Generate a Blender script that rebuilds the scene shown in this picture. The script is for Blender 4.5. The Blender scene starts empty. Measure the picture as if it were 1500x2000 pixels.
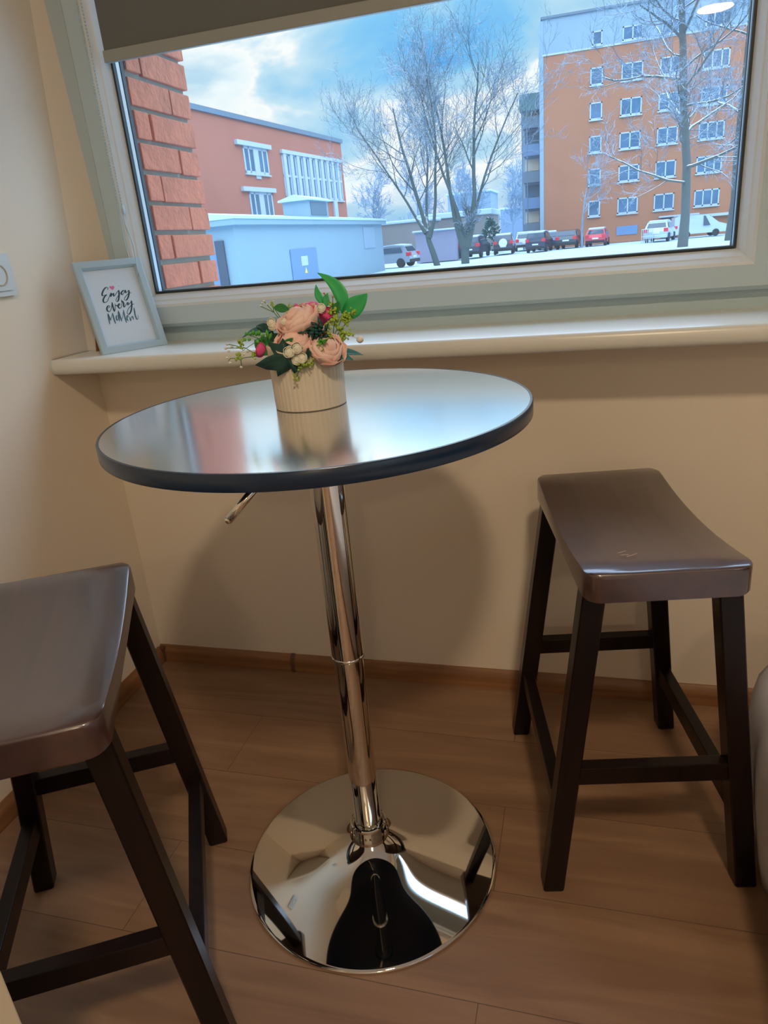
import bpy, bmesh, math, random
from math import sin, cos, pi, radians
from mathutils import Vector, Matrix
SC = bpy.context.scene
COL = SC.collection

# ------------------------------------------------------------------ camera
CAM = Vector((1.1485, -1.4839, 1.0571))
RIGHT = Vector((0.962, 0.257, -0.086)); DOWN = Vector((0.015, -0.367, -0.930)); FWD = Vector((-0.271, 0.894, -0.358))
FWD.normalize(); RIGHT = (RIGHT - FWD * RIGHT.dot(FWD)).normalized(); DOWN = FWD.cross(RIGHT).normalized()
FPX = 1368.25
cd = bpy.data.cameras.new('camera'); cam = bpy.data.objects.new('camera', cd); COL.objects.link(cam)
cd.sensor_fit = 'VERTICAL'; cd.sensor_height = 24.0; cd.lens = FPX / 2000 * 24.0; cd.clip_start = 0.02; cd.clip_end = 600
M = Matrix((RIGHT, -DOWN, -FWD)).transposed().to_4x4(); M.translation = CAM
cam.matrix_world = M
SC.camera = cam
SC.view_settings.view_transform = 'Standard'; SC.view_settings.look = 'None'
SC.view_settings.gamma = 1.0; SC.view_settings.use_curve_mapping = False
SC.view_settings.exposure = 0.0
SC.cycles.max_bounces = 10; SC.cycles.transparent_max_bounces = 16; SC.cycles.diffuse_bounces = 5
SC.cycles.caustics_reflective = False; SC.cycles.caustics_refractive = False

def ray(px, py): return RIGHT * ((px - 750) / FPX) + DOWN * ((py - 1000) / FPX) + FWD
def aty(px, py, Y): d = ray(px, py); return CAM + d * ((Y - CAM.y) / d.y)      # measured point on a plane y = Y
def atx(px, py, X): d = ray(px, py); return CAM + d * ((X - CAM.x) / d.x)
def atz(px, py, Z): d = ray(px, py); return CAM + d * ((Z - CAM.z) / d.z)

# ------------------------------------------------------------------ sky
W = bpy.data.worlds.new('sky'); SC.world = W; W.use_nodes = True
nt = W.node_tree; nt.nodes.clear()
def N(t, **k):
    n = nt.nodes.new(t)
    for a, b in k.items(): setattr(n, a, b)
    return n
L = lambda a, b: nt.links.new(a, b)
out = N('ShaderNodeOutputWorld'); bg = N('ShaderNodeBackground'); L(bg.outputs[0], out.inputs[0])
tc = N('ShaderNodeTexCoord'); sep = N('ShaderNodeSeparateXYZ'); L(tc.outputs['Generated'], sep.inputs[0])
mp = N('ShaderNodeMapping'); L(tc.outputs['Generated'], mp.inputs[0]); mp.inputs['Scale'].default_value = (3.2, 3.2, 7.5); mp.inputs['Location'].default_value = (0.35, 0.0, 0.15)
nz = N('ShaderNodeTexNoise'); L(mp.outputs[0], nz.inputs[0]); nz.inputs['Scale'].default_value = 1.5; nz.inputs['Detail'].default_value = 8; nz.inputs['Roughness'].default_value = 0.5
nz.inputs['Distortion'].default_value = 0.35
# gap of clear blue, high up beyond the trees
dist = N('ShaderNodeVectorMath', operation='DISTANCE'); L(tc.outputs['Generated'], dist.inputs[0])
sc_ = N('ShaderNodeVectorMath', operation='MULTIPLY'); L(tc.outputs['Generated'], sc_.inputs[0]); sc_.inputs[1].default_value = (1, 1, 2.3)
L(sc_.outputs[0], dist.inputs[0]); dist.inputs[1].default_value = (-0.135, 0.968, 0.238 * 2.3)
gap = N('ShaderNodeMapRange'); L(dist.outputs['Value'], gap.inputs[0])
gap.inputs[1].default_value = 0.03; gap.inputs[2].default_value = 0.22; gap.inputs[3].default_value = -0.25; gap.inputs[4].default_value = 0.085
ad = N('ShaderNodeMath', operation='ADD'); L(nz.outputs[0], ad.inputs[0]); L(gap.outputs[0], ad.inputs[1])
cr = N('ShaderNodeValToRGB'); L(ad.outputs[0], cr.inputs[0])
e = cr.color_ramp.elements
e[0].position = 0.24; e[0].color = (0.07, 0.42, 0.90, 1)
e[1].position = 0.40; e[1].color = (0.24, 0.60, 0.90, 1)
for p, c in ((0.47, (0.40, 0.68, 0.87, 1)), (0.53, (0.56, 0.79, 0.90, 1)), (0.58, (1.0, 1.0, 0.96, 1)), (0.64, (0.86, 0.96, 0.97, 1)), (0.74, (0.50, 0.73, 0.87, 1))):
    x = e.new(p); x.color = c
# below the horizon: snow-grey
hz = N('ShaderNodeMapRange'); L(sep.outputs[2], hz.inputs[0]); hz.inputs[1].default_value = -0.02; hz.inputs[2].default_value = 0.07
mx = N('ShaderNodeMix', data_type='RGBA'); L(hz.outputs[0], mx.inputs[0]); mx.inputs[6].default_value = (0.36, 0.58, 0.80, 1); L(cr.outputs[0], mx.inputs[7])
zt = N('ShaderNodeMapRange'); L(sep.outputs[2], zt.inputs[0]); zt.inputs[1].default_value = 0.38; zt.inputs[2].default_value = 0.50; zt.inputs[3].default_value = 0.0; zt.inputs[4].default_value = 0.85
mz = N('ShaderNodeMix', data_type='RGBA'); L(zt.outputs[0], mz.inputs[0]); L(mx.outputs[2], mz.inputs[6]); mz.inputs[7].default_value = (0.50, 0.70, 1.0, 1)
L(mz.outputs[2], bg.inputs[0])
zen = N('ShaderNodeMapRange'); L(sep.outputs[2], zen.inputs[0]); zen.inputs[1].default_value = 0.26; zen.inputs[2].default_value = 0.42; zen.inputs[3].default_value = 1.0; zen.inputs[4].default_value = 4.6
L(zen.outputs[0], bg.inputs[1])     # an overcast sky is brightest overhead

# ------------------------------------------------------------------ materials
def mat(name, col=(0.8, 0.8, 0.8), rough=0.5, metal=0.0, spec=0.5, coat=0.0, noise=None, bump=None, emit=None, trans=0.0):
    """principled with optional noise colour variation (scale, amount) and bump (scale, strength, dist)"""
    m = bpy.data.materials.new(name); m.use_nodes = True; t = m.node_tree; b = t.nodes['Principled BSDF']
    b.inputs['Base Color'].default_value = (*col, 1); b.inputs['Roughness'].default_value = rough; b.inputs['Metallic'].default_value = metal
    b.inputs['Specular IOR Level'].default_value = spec; b.inputs['Coat Weight'].default_value = coat; b.inputs['Coat Roughness'].default_value = 0.12
    if emit: b.inputs['Emission Color'].default_value = (*emit[0], 1); b.inputs['Emission Strength'].default_value = emit[1]
    tc = None
    if noise or bump: tc = t.nodes.new('ShaderNodeTexCoord')
    if noise:
        n = t.nodes.new('ShaderNodeTexNoise'); n.inputs['Scale'].default_value = noise[0]; n.inputs['Detail'].default_value = 5
        t.links.new(tc.outputs['Object'], n.inputs[0])
        x = t.nodes.new('ShaderNodeMix'); x.data_type = 'RGBA'; a = noise[1]
        x.inputs[6].default_value = (*[c * (1 - a) for c in col], 1); x.inputs[7].default_value = (*[min(1, c * (1 + a)) for c in col], 1)
        t.links.new(n.outputs[0], x.inputs[0]); t.links.new(x.outputs[2], b.inputs['Base Color'])
    if bump:
        n = t.nodes.new('ShaderNodeTexNoise'); n.inputs['Scale'].default_value = bump[0]; n.inputs['Detail'].default_value = 4
        t.links.new(tc.outputs['Object'], n.inputs[0])
        bp = t.nodes.new('ShaderNodeBump'); bp.inputs['Strength'].default_value = bump[1]; bp.inputs['Distance'].default_value = bump[2]
        t.links.new(n.outputs[0], bp.inputs['Height']); t.links.new(bp.outputs[0], b.inputs['Normal'])
    if trans:
        b.inputs['Subsurface Weight'].default_value = trans
    return m

def wood(name, c0, c1, rough, scale=(1, 1, 1), stretch=(2, 30, 30), coat=0.0, bump=0.15, spec=0.5):
    m = bpy.data.materials.new(name); m.use_nodes = True; t = m.node_tree; b = t.nodes['Principled BSDF']
    tc = t.nodes.new('ShaderNodeTexCoord'); mp = t.nodes.new('ShaderNodeMapping'); mp.inputs['Scale'].default_value = stretch
    t.links.new(tc.outputs['Object'], mp.inputs[0])
    n = t.nodes.new('ShaderNodeTexNoise'); n.inputs['Scale'].default_value = 1.0; n.inputs['Detail'].default_value = 7; n.inputs['Distortion'].default_value = 0.7
    t.links.new(mp.outputs[0], n.inputs[0])
    r = t.nodes.new('ShaderNodeValToRGB'); r.color_ramp.elements[0].position = 0.3; r.color_ramp.elements[1].position = 0.72
    r.color_ramp.elements[0].color = (*c0, 1); r.color_ramp.elements[1].color = (*c1, 1)
    t.links.new(n.outputs[0], r.inputs[0]); t.links.new(r.outputs[0], b.inputs['Base Color'])
    b.inputs['Roughness'].default_value = rough; b.inputs['Coat Weight'].default_value = coat; b.inputs['Coat Roughness'].default_value = 0.1; b.inputs['Specular IOR Level'].default_value = spec
    if bump:
        bp = t.nodes.new('ShaderNodeBump'); bp.inputs['Strength'].default_value = bump; bp.inputs['Distance'].default_value = 0.0006
        t.links.new(n.outputs[0], bp.inputs['Height']); t.links.new(bp.outputs[0], b.inputs['Normal'])
    return m

def glassmat(name, ior=1.5, tint=(0.97, 0.99, 1.0), sw=1.0, veil=0.0):
    m = bpy.data.materials.new(name); m.use_nodes = True; t = m.node_tree; t.nodes.clear()
    o = t.nodes.new('ShaderNodeOutputMaterial'); mx = t.nodes.new('ShaderNodeMixShader'); f = t.nodes.new('ShaderNodeFresnel'); f.inputs[0].default_value = ior
    tr = t.nodes.new('ShaderNodeBsdfTransparent'); tr.inputs[0].default_value = (*tint, 1); g = t.nodes.new('ShaderNodeBsdfGlossy'); g.inputs['Roughness'].default_value = 0.0
    k = t.nodes.new('ShaderNodeMath'); k.operation = 'MULTIPLY'; k.inputs[1].default_value = sw
    if veil:  # translucent film: dirty glass, plus haze and bloom laid over the view
        dx = t.nodes.new('ShaderNodeMixShader'); dx.inputs[0].default_value = veil; tl = t.nodes.new('ShaderNodeBsdfTranslucent'); tl.inputs[0].default_value = (0.85, 0.9, 0.95, 1)
        t.links.new(tr.outputs[0], dx.inputs[1]); t.links.new(tl.outputs[0], dx.inputs[2]); tr = dx
    t.links.new(f.outputs[0], k.inputs[0]); t.links.new(k.outputs[0], mx.inputs[0]); t.links.new(tr.outputs[0], mx.inputs[1]); t.links.new(g.outputs[0], mx.inputs[2]); t.links.new(mx.outputs[0], o.inputs[0])
    return m

def snowy(name, col, snow=(0.80, 0.86, 0.93), lo=0.25, hi=0.6, rough=0.85, noise=6.0):
    """bark or roofing with snow lying on whatever faces up"""
    m = bpy.data.materials.new(name); m.use_nodes = True; t = m.node_tree; b = t.nodes['Principled BSDF']; b.inputs['Roughness'].default_value = rough
    g = t.nodes.new('ShaderNodeNewGeometry'); s = t.nodes.new('ShaderNodeSeparateXYZ'); t.links.new(g.outputs['Normal'], s.inputs[0])
    tc = t.nodes.new('ShaderNodeTexCoord'); n = t.nodes.new('ShaderNodeTexNoise'); n.inputs['Scale'].default_value = noise; t.links.new(tc.outputs['Object'], n.inputs[0])
    k = t.nodes.new('ShaderNodeMath'); k.operation = 'MULTIPLY_ADD'; k.inputs[1].default_value = 0.5; t.links.new(n.outputs[0], k.inputs[0]); t.links.new(s.outputs[2], k.inputs[2])
    r = t.nodes.new('ShaderNodeMapRange'); r.inputs[1].default_value = lo + 0.25; r.inputs[2].default_value = hi + 0.25; t.links.new(k.outputs[0], r.inputs[0])
    x = t.nodes.new('ShaderNodeMix'); x.data_type = 'RGBA'; x.inputs[6].default_value = (*col, 1); x.inputs[7].default_value = (*snow, 1)
    t.links.new(r.outputs[0], x.inputs[0]); t.links.new(x.outputs[2], b.inputs['Base Color'])
    return m

MT = {}
MT['wall'] = mat('cream_wall_paint', (0.85, 0.76, 0.63), 0.75, noise=(3, 0.02), bump=(60, 0.12, 0.002))
MT['ceil'] = mat('ceiling_paint', (0.82, 0.80, 0.74), 0.8)
MT['pvc'] = mat('white_window_plastic', (0.50, 0.63, 0.68), 0.35)
MT['sill'] = mat('white_sill_laminate', (0.72, 0.73, 0.68), 0.28, noise=(4, 0.03))
MT['gasket'] = mat('black_rubber_gasket', (0.015, 0.03, 0.04), 0.5)
MT['spacer'] = mat('aluminium_spacer', (0.55, 0.62, 0.66), 0.35, 0.6)
MT['glass'] = glassmat('window_pane_glass', 1.35, (0.985, 0.995, 1.0), 0.55, 0.018)
MT['blind'] = mat('grey_blind_fabric', (0.15, 0.16, 0.15), 0.9, bump=(400, 0.2, 0.001))
MT['blindbar'] = mat('blind_bottom_rail_plastic', (0.33, 0.35, 0.32), 0.5)
MT['black_top'] = mat('dark_table_laminate', (0.030, 0.033, 0.040), 0.17, spec=1.0, coat=1.0, noise=(30, 0.3))
MT['black_top'].node_tree.nodes['Principled BSDF'].inputs['IOR'].default_value = 4.6
MT['black_edge'] = mat('dark_table_edge_banding', (0.006, 0.022, 0.055), 0.26, spec=0.5)
MT['chrome'] = mat('polished_chrome', (0.74, 0.72, 0.68), 0.035, 1.0)
MT['stool'] = wood('dark_walnut_lacquer', (0.022, 0.006, 0.006), (0.055, 0.016, 0.017), 0.38, stretch=(30, 3, 30), coat=0.9, spec=1.0)
MT['stool'].node_tree.nodes['Principled BSDF'].inputs['Coat IOR'].default_value = 1.62
MT['stool_leg'] = wood('dark_walnut_lacquer_legs', (0.005, 0.003, 0.003), (0.014, 0.005, 0.004), 0.34, stretch=(30, 30, 3), coat=0.08, spec=0.25)
MT['skirt'] = wood('oak_skirting', (0.20, 0.088, 0.034), (0.36, 0.170, 0.070), 0.42, stretch=(3, 60, 60))
MT['skirt_y'] = wood('oak_skirting_side', (0.20, 0.088, 0.034), (0.36, 0.170, 0.070), 0.42, stretch=(60, 3, 60))
MT['joint'] = mat('brown_skirting_connector', (0.13, 0.058, 0.025), 0.5)
MT['white'] = mat('white_paint', (0.66, 0.72, 0.74), 0.4)

# laminate planks, running along x
def floor_mat():
    m = bpy.data.materials.new('oak_laminate_planks'); m.use_nodes = True; t = m.node_tree; b = t.nodes['Principled BSDF']
    def n(k, **kw):
        q = t.nodes.new(k)
        for a, v in kw.items(): setattr(q, a, v)
        return q
    ln = t.links.new
    tc = n('ShaderNodeTexCoord')
    mp = n('ShaderNodeMapping'); mp.inputs['Location'].default_value = (0.207, 0.79, 0); ln(tc.outputs['Object'], mp.inputs[0])
    br = n('ShaderNodeTexBrick'); ln(mp.outputs[0], br.inputs[0]); br.offset = 0.5; br.inputs['Scale'].default_value = 1.0
    br.inputs['Brick Width'].default_value = 1.22; br.inputs['Row Height'].default_value = 0.195; br.inputs['Mortar Size'].default_value = 0.0008; br.inputs['Mortar Smooth'].default_value = 0.3
    br.inputs['Color1'].default_value = (0.15, 0.15, 0.15, 1); br.inputs['Color2'].default_value = (0.85, 0.85, 0.85, 1); br.inputs['Bias'].default_value = 0
    mg = n('ShaderNodeMapping'); mg.inputs['Scale'].default_value = (2.2, 20, 1); ln(tc.outputs['Object'], mg.inputs[0])
    off = n('ShaderNodeVectorMath', operation='ADD'); ln(mg.outputs[0], off.inputs[0]); ln(br.outputs['Color'], off.inputs[1])
    g = n('ShaderNodeTexNoise'); ln(off.outputs[0], g.inputs[0]); g.inputs['Scale'].default_value = 1.0; g.inputs['Detail'].default_value = 8; g.inputs['Distortion'].default_value = 1.2
    r = n('ShaderNodeValToRGB'); ln(g.outputs[0], r.inputs[0]); e = r.color_ramp.elements
    e[0].position = 0.25; e[0].color = (0.27, 0.145, 0.080, 1); e[1].position = 0.75; e[1].color = (0.44, 0.265, 0.155, 1)
    wv = n('ShaderNodeTexNoise'); mw = n('ShaderNodeMapping'); mw.inputs['Scale'].default_value = (500, 60, 1); ln(tc.outputs['Object'], mw.inputs[0]); ln(mw.outputs[0], wv.inputs[0]); wv.inputs['Detail'].default_value = 2
    x = n('ShaderNodeMix', data_type='RGBA', blend_type='MULTIPLY'); x.inputs[0].default_value = 0.35; ln(r.outputs[0], x.inputs[6]); ln(wv.outputs[0], x.inputs[7])
    x2 = n('ShaderNodeMix', data_type='RGBA', blend_type='MIX'); ln(br.outputs['Fac'], x2.inputs[0]); ln(x.outputs[2], x2.inputs[6]); x2.inputs[7].default_value = (0.15, 0.085, 0.05, 1)
    ln(x2.outputs[2], b.inputs['Base Color']); b.inputs['Roughness'].default_value = 0.42
    bp = n('ShaderNodeBump'); bp.inputs['Strength'].default_value = 0.35; bp.inputs['Distance'].default_value = 0.0006; ln(wv.outputs[0], bp.inputs['Height'])
    bp2 = n('ShaderNodeBump', invert=True); bp2.inputs['Strength'].default_value = 0.6; bp2.inputs['Distance'].default_value = 0.001; ln(br.outputs['Fac'], bp2.inputs['Height']); ln(bp.outputs[0], bp2.inputs['Normal'])
    ln(bp2.outputs[0], b.inputs['Normal'])
    return m
MT['floor'] = floor_mat()

# ------------------------------------------------------------------ mesh helpers
def obj(name, bm, m, parent=None, smooth=False, label=None, loc=None):
    me = bpy.data.meshes.new(name); bm.normal_update(); bm.to_mesh(me); bm.free()
    if isinstance(m, (list, tuple)):
        for q in m: me.materials.append(q)
    elif m: me.materials.append(m)
    if smooth:
        for p in me.polygons: p.use_smooth = True
        if smooth == 'auto':
            me.set_sharp_from_angle(angle=radians(38))
    o = bpy.data.objects.new(name, me); COL.objects.link(o)
    if parent: o.parent = parent
    if loc: o.location = loc
    if label: o['label'] = label
    return o
def thing(name, label, cat, loc=(0, 0, 0), rz=0, group=None):
    o = bpy.data.objects.new(name, None); COL.objects.link(o); o.location = loc; o.rotation_euler = (0, 0, rz); o.empty_display_size = 0.05
    o['label'] = label; o['category'] = cat
    if group: o['group'] = group
    return o
def tag(o, label, cat, group=None, kind=None):
    o['label'] = label; o['category'] = cat
    if group: o['group'] = group
    if kind: o['kind'] = kind
    return o
def struct(o): o['kind'] = 'structure'; return o
def copy_tree(o, parent=None):
    c = o.copy(); COL.objects.link(c); c.parent = parent
    for ch in list(o.children): copy_tree(ch, c)
    return c
def NB(): return bmesh.new()
def box(bm, a, b, bev=0.0, mi=0, mtx=None):
    x0, y0, z0 = a; x1, y1, z1 = b
    vs = [bm.verts.new((x, y, z)) for x, y, z in ((x0, y0, z0), (x1, y0, z0), (x1, y1, z0), (x0, y1, z0), (x0, y0, z1), (x1, y0, z1), (x1, y1, z1), (x0, y1, z1))]
    fs = [bm.faces.new([vs[i] for i in f]) for f in ((0, 3, 2, 1), (4, 5, 6, 7), (0, 1, 5, 4), (1, 2, 6, 5), (2, 3, 7, 6), (3, 0, 4, 7))]
    for f in fs: f.material_index = mi
    if bev:
        es = list({e for f in fs for e in f.edges})
        r = bmesh.ops.bevel(bm, geom=es, offset=bev, segments=2, profile=0.5, affect='EDGES')
        if mtx is not None:
            vv = {v for f in r['faces'] for v in f.verts} | {v for v in vs if v.is_valid}
            bmesh.ops.transform(bm, matrix=mtx, verts=list(vv))
    elif mtx is not None: bmesh.ops.transform(bm, matrix=mtx, verts=vs)
    return fs
def quad(bm, *p, mi=0):
    f = bm.faces.new([bm.verts.new(q) for q in p]); f.material_index = mi; return f
def prism(bm, prof, a, b, axis='x', mi=0, cap=True):
    """profile of (u, v) swept from a to b along an axis"""
    def P(u, v, t): return {'x': (t, u, v), 'y': (u, t, v), 'z': (u, v, t)}[axis]
    A = [bm.verts.new(P(u, v, a)) for u, v in prof]; B = [bm.verts.new(P(u, v, b)) for u, v in prof]
    n = len(prof)
    for i in range(n):
        f = bm.faces.new((A[i], A[(i + 1) % n], B[(i + 1) % n], B[i])); f.material_index = mi
    if cap:
        bm.faces.new(A[::-1]).material_index = mi; bm.faces.new(B).material_index = mi
    bmesh.ops.recalc_face_normals(bm, faces=bm.faces[:])
def lathe(bm, prof, seg=64, c=(0, 0, 0), mi=0):
    rings = []
    for r, z in prof:
        if r < 1e-6: rings.append([bm.verts.new((c[0], c[1], c[2] + z))])
        else: rings.append([bm.verts.new((c[0] + r * cos(2 * pi * i / seg), c[1] + r * sin(2 * pi * i / seg), c[2] + z)) for i in range(seg)])
    for A, B in zip(rings, rings[1:]):
        for i in range(seg):
            j = (i + 1) % seg
            if len(A) == 1 and len(B) == 1: continue
            if len(A) == 1: f = bm.faces.new((A[0], B[j], B[i]))
            elif len(B) == 1: f = bm.faces.new((A[i], A[j], B[0]))
            else: f = bm.faces.new((A[i], A[j], B[j], B[i]))
            f.material_index = mi
def tube(bm, pts, rad, seg=8, cap=True, mi=0, flat=None):
    pts = [Vector(p) for p in pts]; n = len(pts)
    if not isinstance(rad, (list, tuple)): rad = [rad] * n
    rings = []; up = None
    for i, p in enumerate(pts):
        d = (pts[min(i + 1, n - 1)] - pts[max(i - 1, 0)])
        if d.length < 1e-9: d = Vector((0, 0, 1))
        d.normalize()
        if up is None: up = d.orthogonal().normalized()
        else:
            up = up - d * up.dot(d); up = up.normalized() if up.length > 1e-6 else d.orthogonal().normalized()
        s = d.cross(up)
        rings.append([bm.verts.new(p + (up * cos(2 * pi * k / seg) + s * sin(2 * pi * k / seg)) * rad[i]) for k in range(seg)])
    for A, B in zip(rings, rings[1:]):
        for k in range(seg): bm.faces.new((A[k], A[(k + 1) % seg], B[(k + 1) % seg], B[k])).material_index = mi
    if cap and seg > 2:
        bm.faces.new(rings[0][::-1]).material_index = mi; bm.faces.new(rings[-1]).material_index = mi
def blob(bm, c, r, sub=2, mi=0, sq=(1, 1, 1)):
    r_ = bmesh.ops.create_icosphere(bm, subdivisions=sub, radius=1.0)
    for v in r_['verts']: v.co = Vector((v.co.x * r * sq[0], v.co.y * r * sq[1], v.co.z * r * sq[2])) + Vector(c)
    for f in {f for v in r_['verts'] for f in v.link_faces}: f.material_index = mi

# ------------------------------------------------------------------ room
H = 2.5; XR = 3.3; YB = -5.2; WT = 0.42
SZ = 0.876                       # sill top
WX0, WX1, WZ1 = 0.0, 2.30, 1.95  # window opening
bm = NB(); box(bm, (-0.3, YB - 0.2, -0.25), (XR + 0.3, 0.0, 0.0)); struct(obj('floor', bm, MT['floor']))
bm = NB(); box(bm, (-0.3, YB - 0.2, H), (XR + 0.3, 0.6, H + 0.2)); struct(obj('ceiling', bm, MT['ceil']))
bm = NB()
box(bm, (-0.3, YB - 0.2, -0.25), (0.0, 0.10, H))
# plastered reveal that leans out to the window frame
for (z0, z1) in ((SZ - 0.03, WZ1),):
    a = [(0, -0.02), (0.056, 0.088), (-0.05, 0.10), (-0.05, -0.02)]; b = [(0, -0.02), (0.004, 0.088), (-0.05, 0.10), (-0.05, -0.02)]
    A = [bm.verts.new((u, v, z0)) for u, v in a]; B = [bm.verts.new((u, v, z1)) for u, v in b]
    for i in range(4): bm.faces.new((A[i], A[(i + 1) % 4], B[(i + 1) % 4], B[i]))
struct(obj('wall_left', bm, MT['wall']))
bm = NB()
box(bm, (0.0, 0.0, -0.25), (XR, 0.128, SZ - 0.034)); box(bm, (WX1, 0.0, SZ - 0.034), (XR, 0.128, H)); box(bm, (0.0, 0.0, WZ1), (WX1, 0.128, H))
struct(obj('wall_back', bm, MT['wall']))
wy0, wy1, wz0, wz1 = -4.3, -2.2, 0.85, 2.15       # added window, unseen in the right-hand wall, for cool fill daylight
bm = NB(); box(bm, (XR, YB - 0.2, -0.25), (XR + 0.3, wy0, H)); box(bm, (XR, wy1, -0.25), (XR + 0.3, 0.10, H)); box(bm, (XR, wy0, -0.25), (XR + 0.3, wy1, wz0)); box(bm, (XR, wy0, wz1), (XR + 0.3, wy1, H)); struct(obj('wall_right', bm, MT['wall']))
w2 = struct(thing('added_fill_window', 'x', 'x')); del w2['label']; del w2['category']
bm = NB()
for a, b in (((wy0, wz0), (wy0 + 0.08, wz1)), ((wy1 - 0.08, wz0), (wy1, wz1)), ((wy0, wz0), (wy1, wz0 + 0.08)), ((wy0, wz1 - 0.08), (wy1, wz1)), (((wy0 + wy1) / 2 - 0.05, wz0), ((wy0 + wy1) / 2 + 0.05, wz1))): box(bm, (XR + 0.10, a[0], a[1]), (XR + 0.17, b[0], b[1]))
obj('window_frame', bm, MT['pvc'], w2)
bm = NB(); quad(bm, (XR + 0.135, wy0 + 0.04, wz0 + 0.04), (XR + 0.135, wy1 - 0.04, wz0 + 0.04), (XR + 0.135, wy1 - 0.04, wz1 - 0.04), (XR + 0.135, wy0 + 0.04, wz1 - 0.04)); obj('glass_pane', bm, MT['glass'], w2)
bm = NB()
box(bm, (0, YB - 0.2, -0.25), (1.3, YB, H)); box(bm, (2.15, YB - 0.2, -0.25), (XR, YB, H)); box(bm, (1.3, YB - 0.2, 2.05), (2.15, YB, H))
struct(obj('wall_front', bm, MT['wall']))
# skirting
bm = NB(); prism(bm, [(0, 0), (-0.015, 0), (-0.015, 0.030), (-0.010, 0.040), (-0.004, 0.048), (0, 0.048)], 0.0, XR, 'x')
sk = struct(obj('baseboard_back', bm, MT['skirt'], smooth='auto'))
j = aty(570, 1290, -0.016).x
bm = NB(); prism(bm, [(0, 0), (-0.0165, 0), (-0.0165, 0.030), (-0.0115, 0.041), (-0.004, 0.0495), (0, 0.0495)], j - 0.006, j + 0.006, 'x'); obj('skirting_connector', bm, MT['joint'], sk)
bm = NB(); box(bm, (0.0, -0.019, 0), (0.0185, -0.0, 0.0455), 0.003); obj('corner_cap', bm, MT['joint'], sk)
bm = NB(); prism(bm, [(0, 0), (0.015, 0), (0.015, 0.030), (0.010, 0.040), (0.004, 0.048), (0, 0.048)], YB, -0.015, 'y')
struct(obj('baseboard_left', bm, MT['skirt_y'], smooth='auto'))
# door in the wall behind the camera
dr = struct(thing('door_1', 'x', 'x')); del dr['label']; del dr['category']
bm = NB(); box(bm, (1.36, YB - 0.12, 0.0), (2.09, YB - 0.08, 1.99), 0.003); obj('door_leaf', bm, MT['white'], dr)
bm = NB()
for a, b in (((1.30, YB - 0.2, 0), (1.36, YB + 0.012, 2.05)), ((2.09, YB - 0.2, 0), (2.15, YB + 0.012, 2.05)), ((1.30, YB - 0.2, 1.99), (2.15, YB + 0.012, 2.05))): box(bm, a, b)
obj('door_frame', bm, MT['white'], dr)
bm = NB(); tube(bm, [(1.45, YB - 0.08, 1.0), (1.45, YB - 0.03, 1.0), (1.56, YB - 0.03, 1.0)], 0.009, 10); obj('door_handle', bm, MT['chrome'], dr, smooth=True)

# sill: rounded front, butts into the left wall
bm = NB(); pr = []
for i in range(9):
    a = -pi / 2 + pi * i / 8; pr.append((-0.146 - 0.010 * cos(a), SZ - 0.017 + 0.017 * sin(a)))
pr = [(0.092, SZ - 0.034)] + pr + [(0.092, SZ)]
prism(bm, pr, 0.0, 2.45, 'x'); o = obj('window_sill', bm, MT['sill'], smooth='auto')
tag(o, 'long cream-white window sill with rounded front edge under the window', 'window sill')
# end cap of the sill
bm = NB(); prism(bm, [(u - 0.001, v) for u, v in pr], -0.0, 0.004, 'x'); obj('end_cap', bm, MT['white'], o)

# window: fixed frame, two sashes
win = struct(thing('window_1', 'x', 'x')); del win['label']; del win['category']
def rect_frame(bm, x0, x1, z0, z1, prof):
    """prof = list of (inset, y): swept round a rectangle, mitred"""
    rings = []
    for ins, y in prof:
        rings.append([bm.verts.new(q) for q in ((x0 + ins, y, z0 + ins), (x1 - ins, y, z0 + ins), (x1 - ins, y, z1 - ins), (x0 + ins, y, z1 - ins))])
    for A, B in zip(rings, rings[1:] + rings[:1]):
        for i in range(4): bm.faces.new((A[i], A[(i + 1) % 4], B[(i + 1) % 4], B[i]))
    bmesh.ops.recalc_face_normals(bm, faces=bm.faces[:])
bm = NB(); rect_frame(bm, 0.0, WX1, SZ - 0.03, WZ1, [(0, 0.082), (0.072, 0.082), (0.076, 0.086), (0.076, 0.128), (0, 0.128)])
box(bm, (1.502, 0.0815, SZ - 0.02), (1.545, 0.128, WZ1 - 0.03))
obj('outer_frame', bm, MT['pvc'], win)
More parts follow.
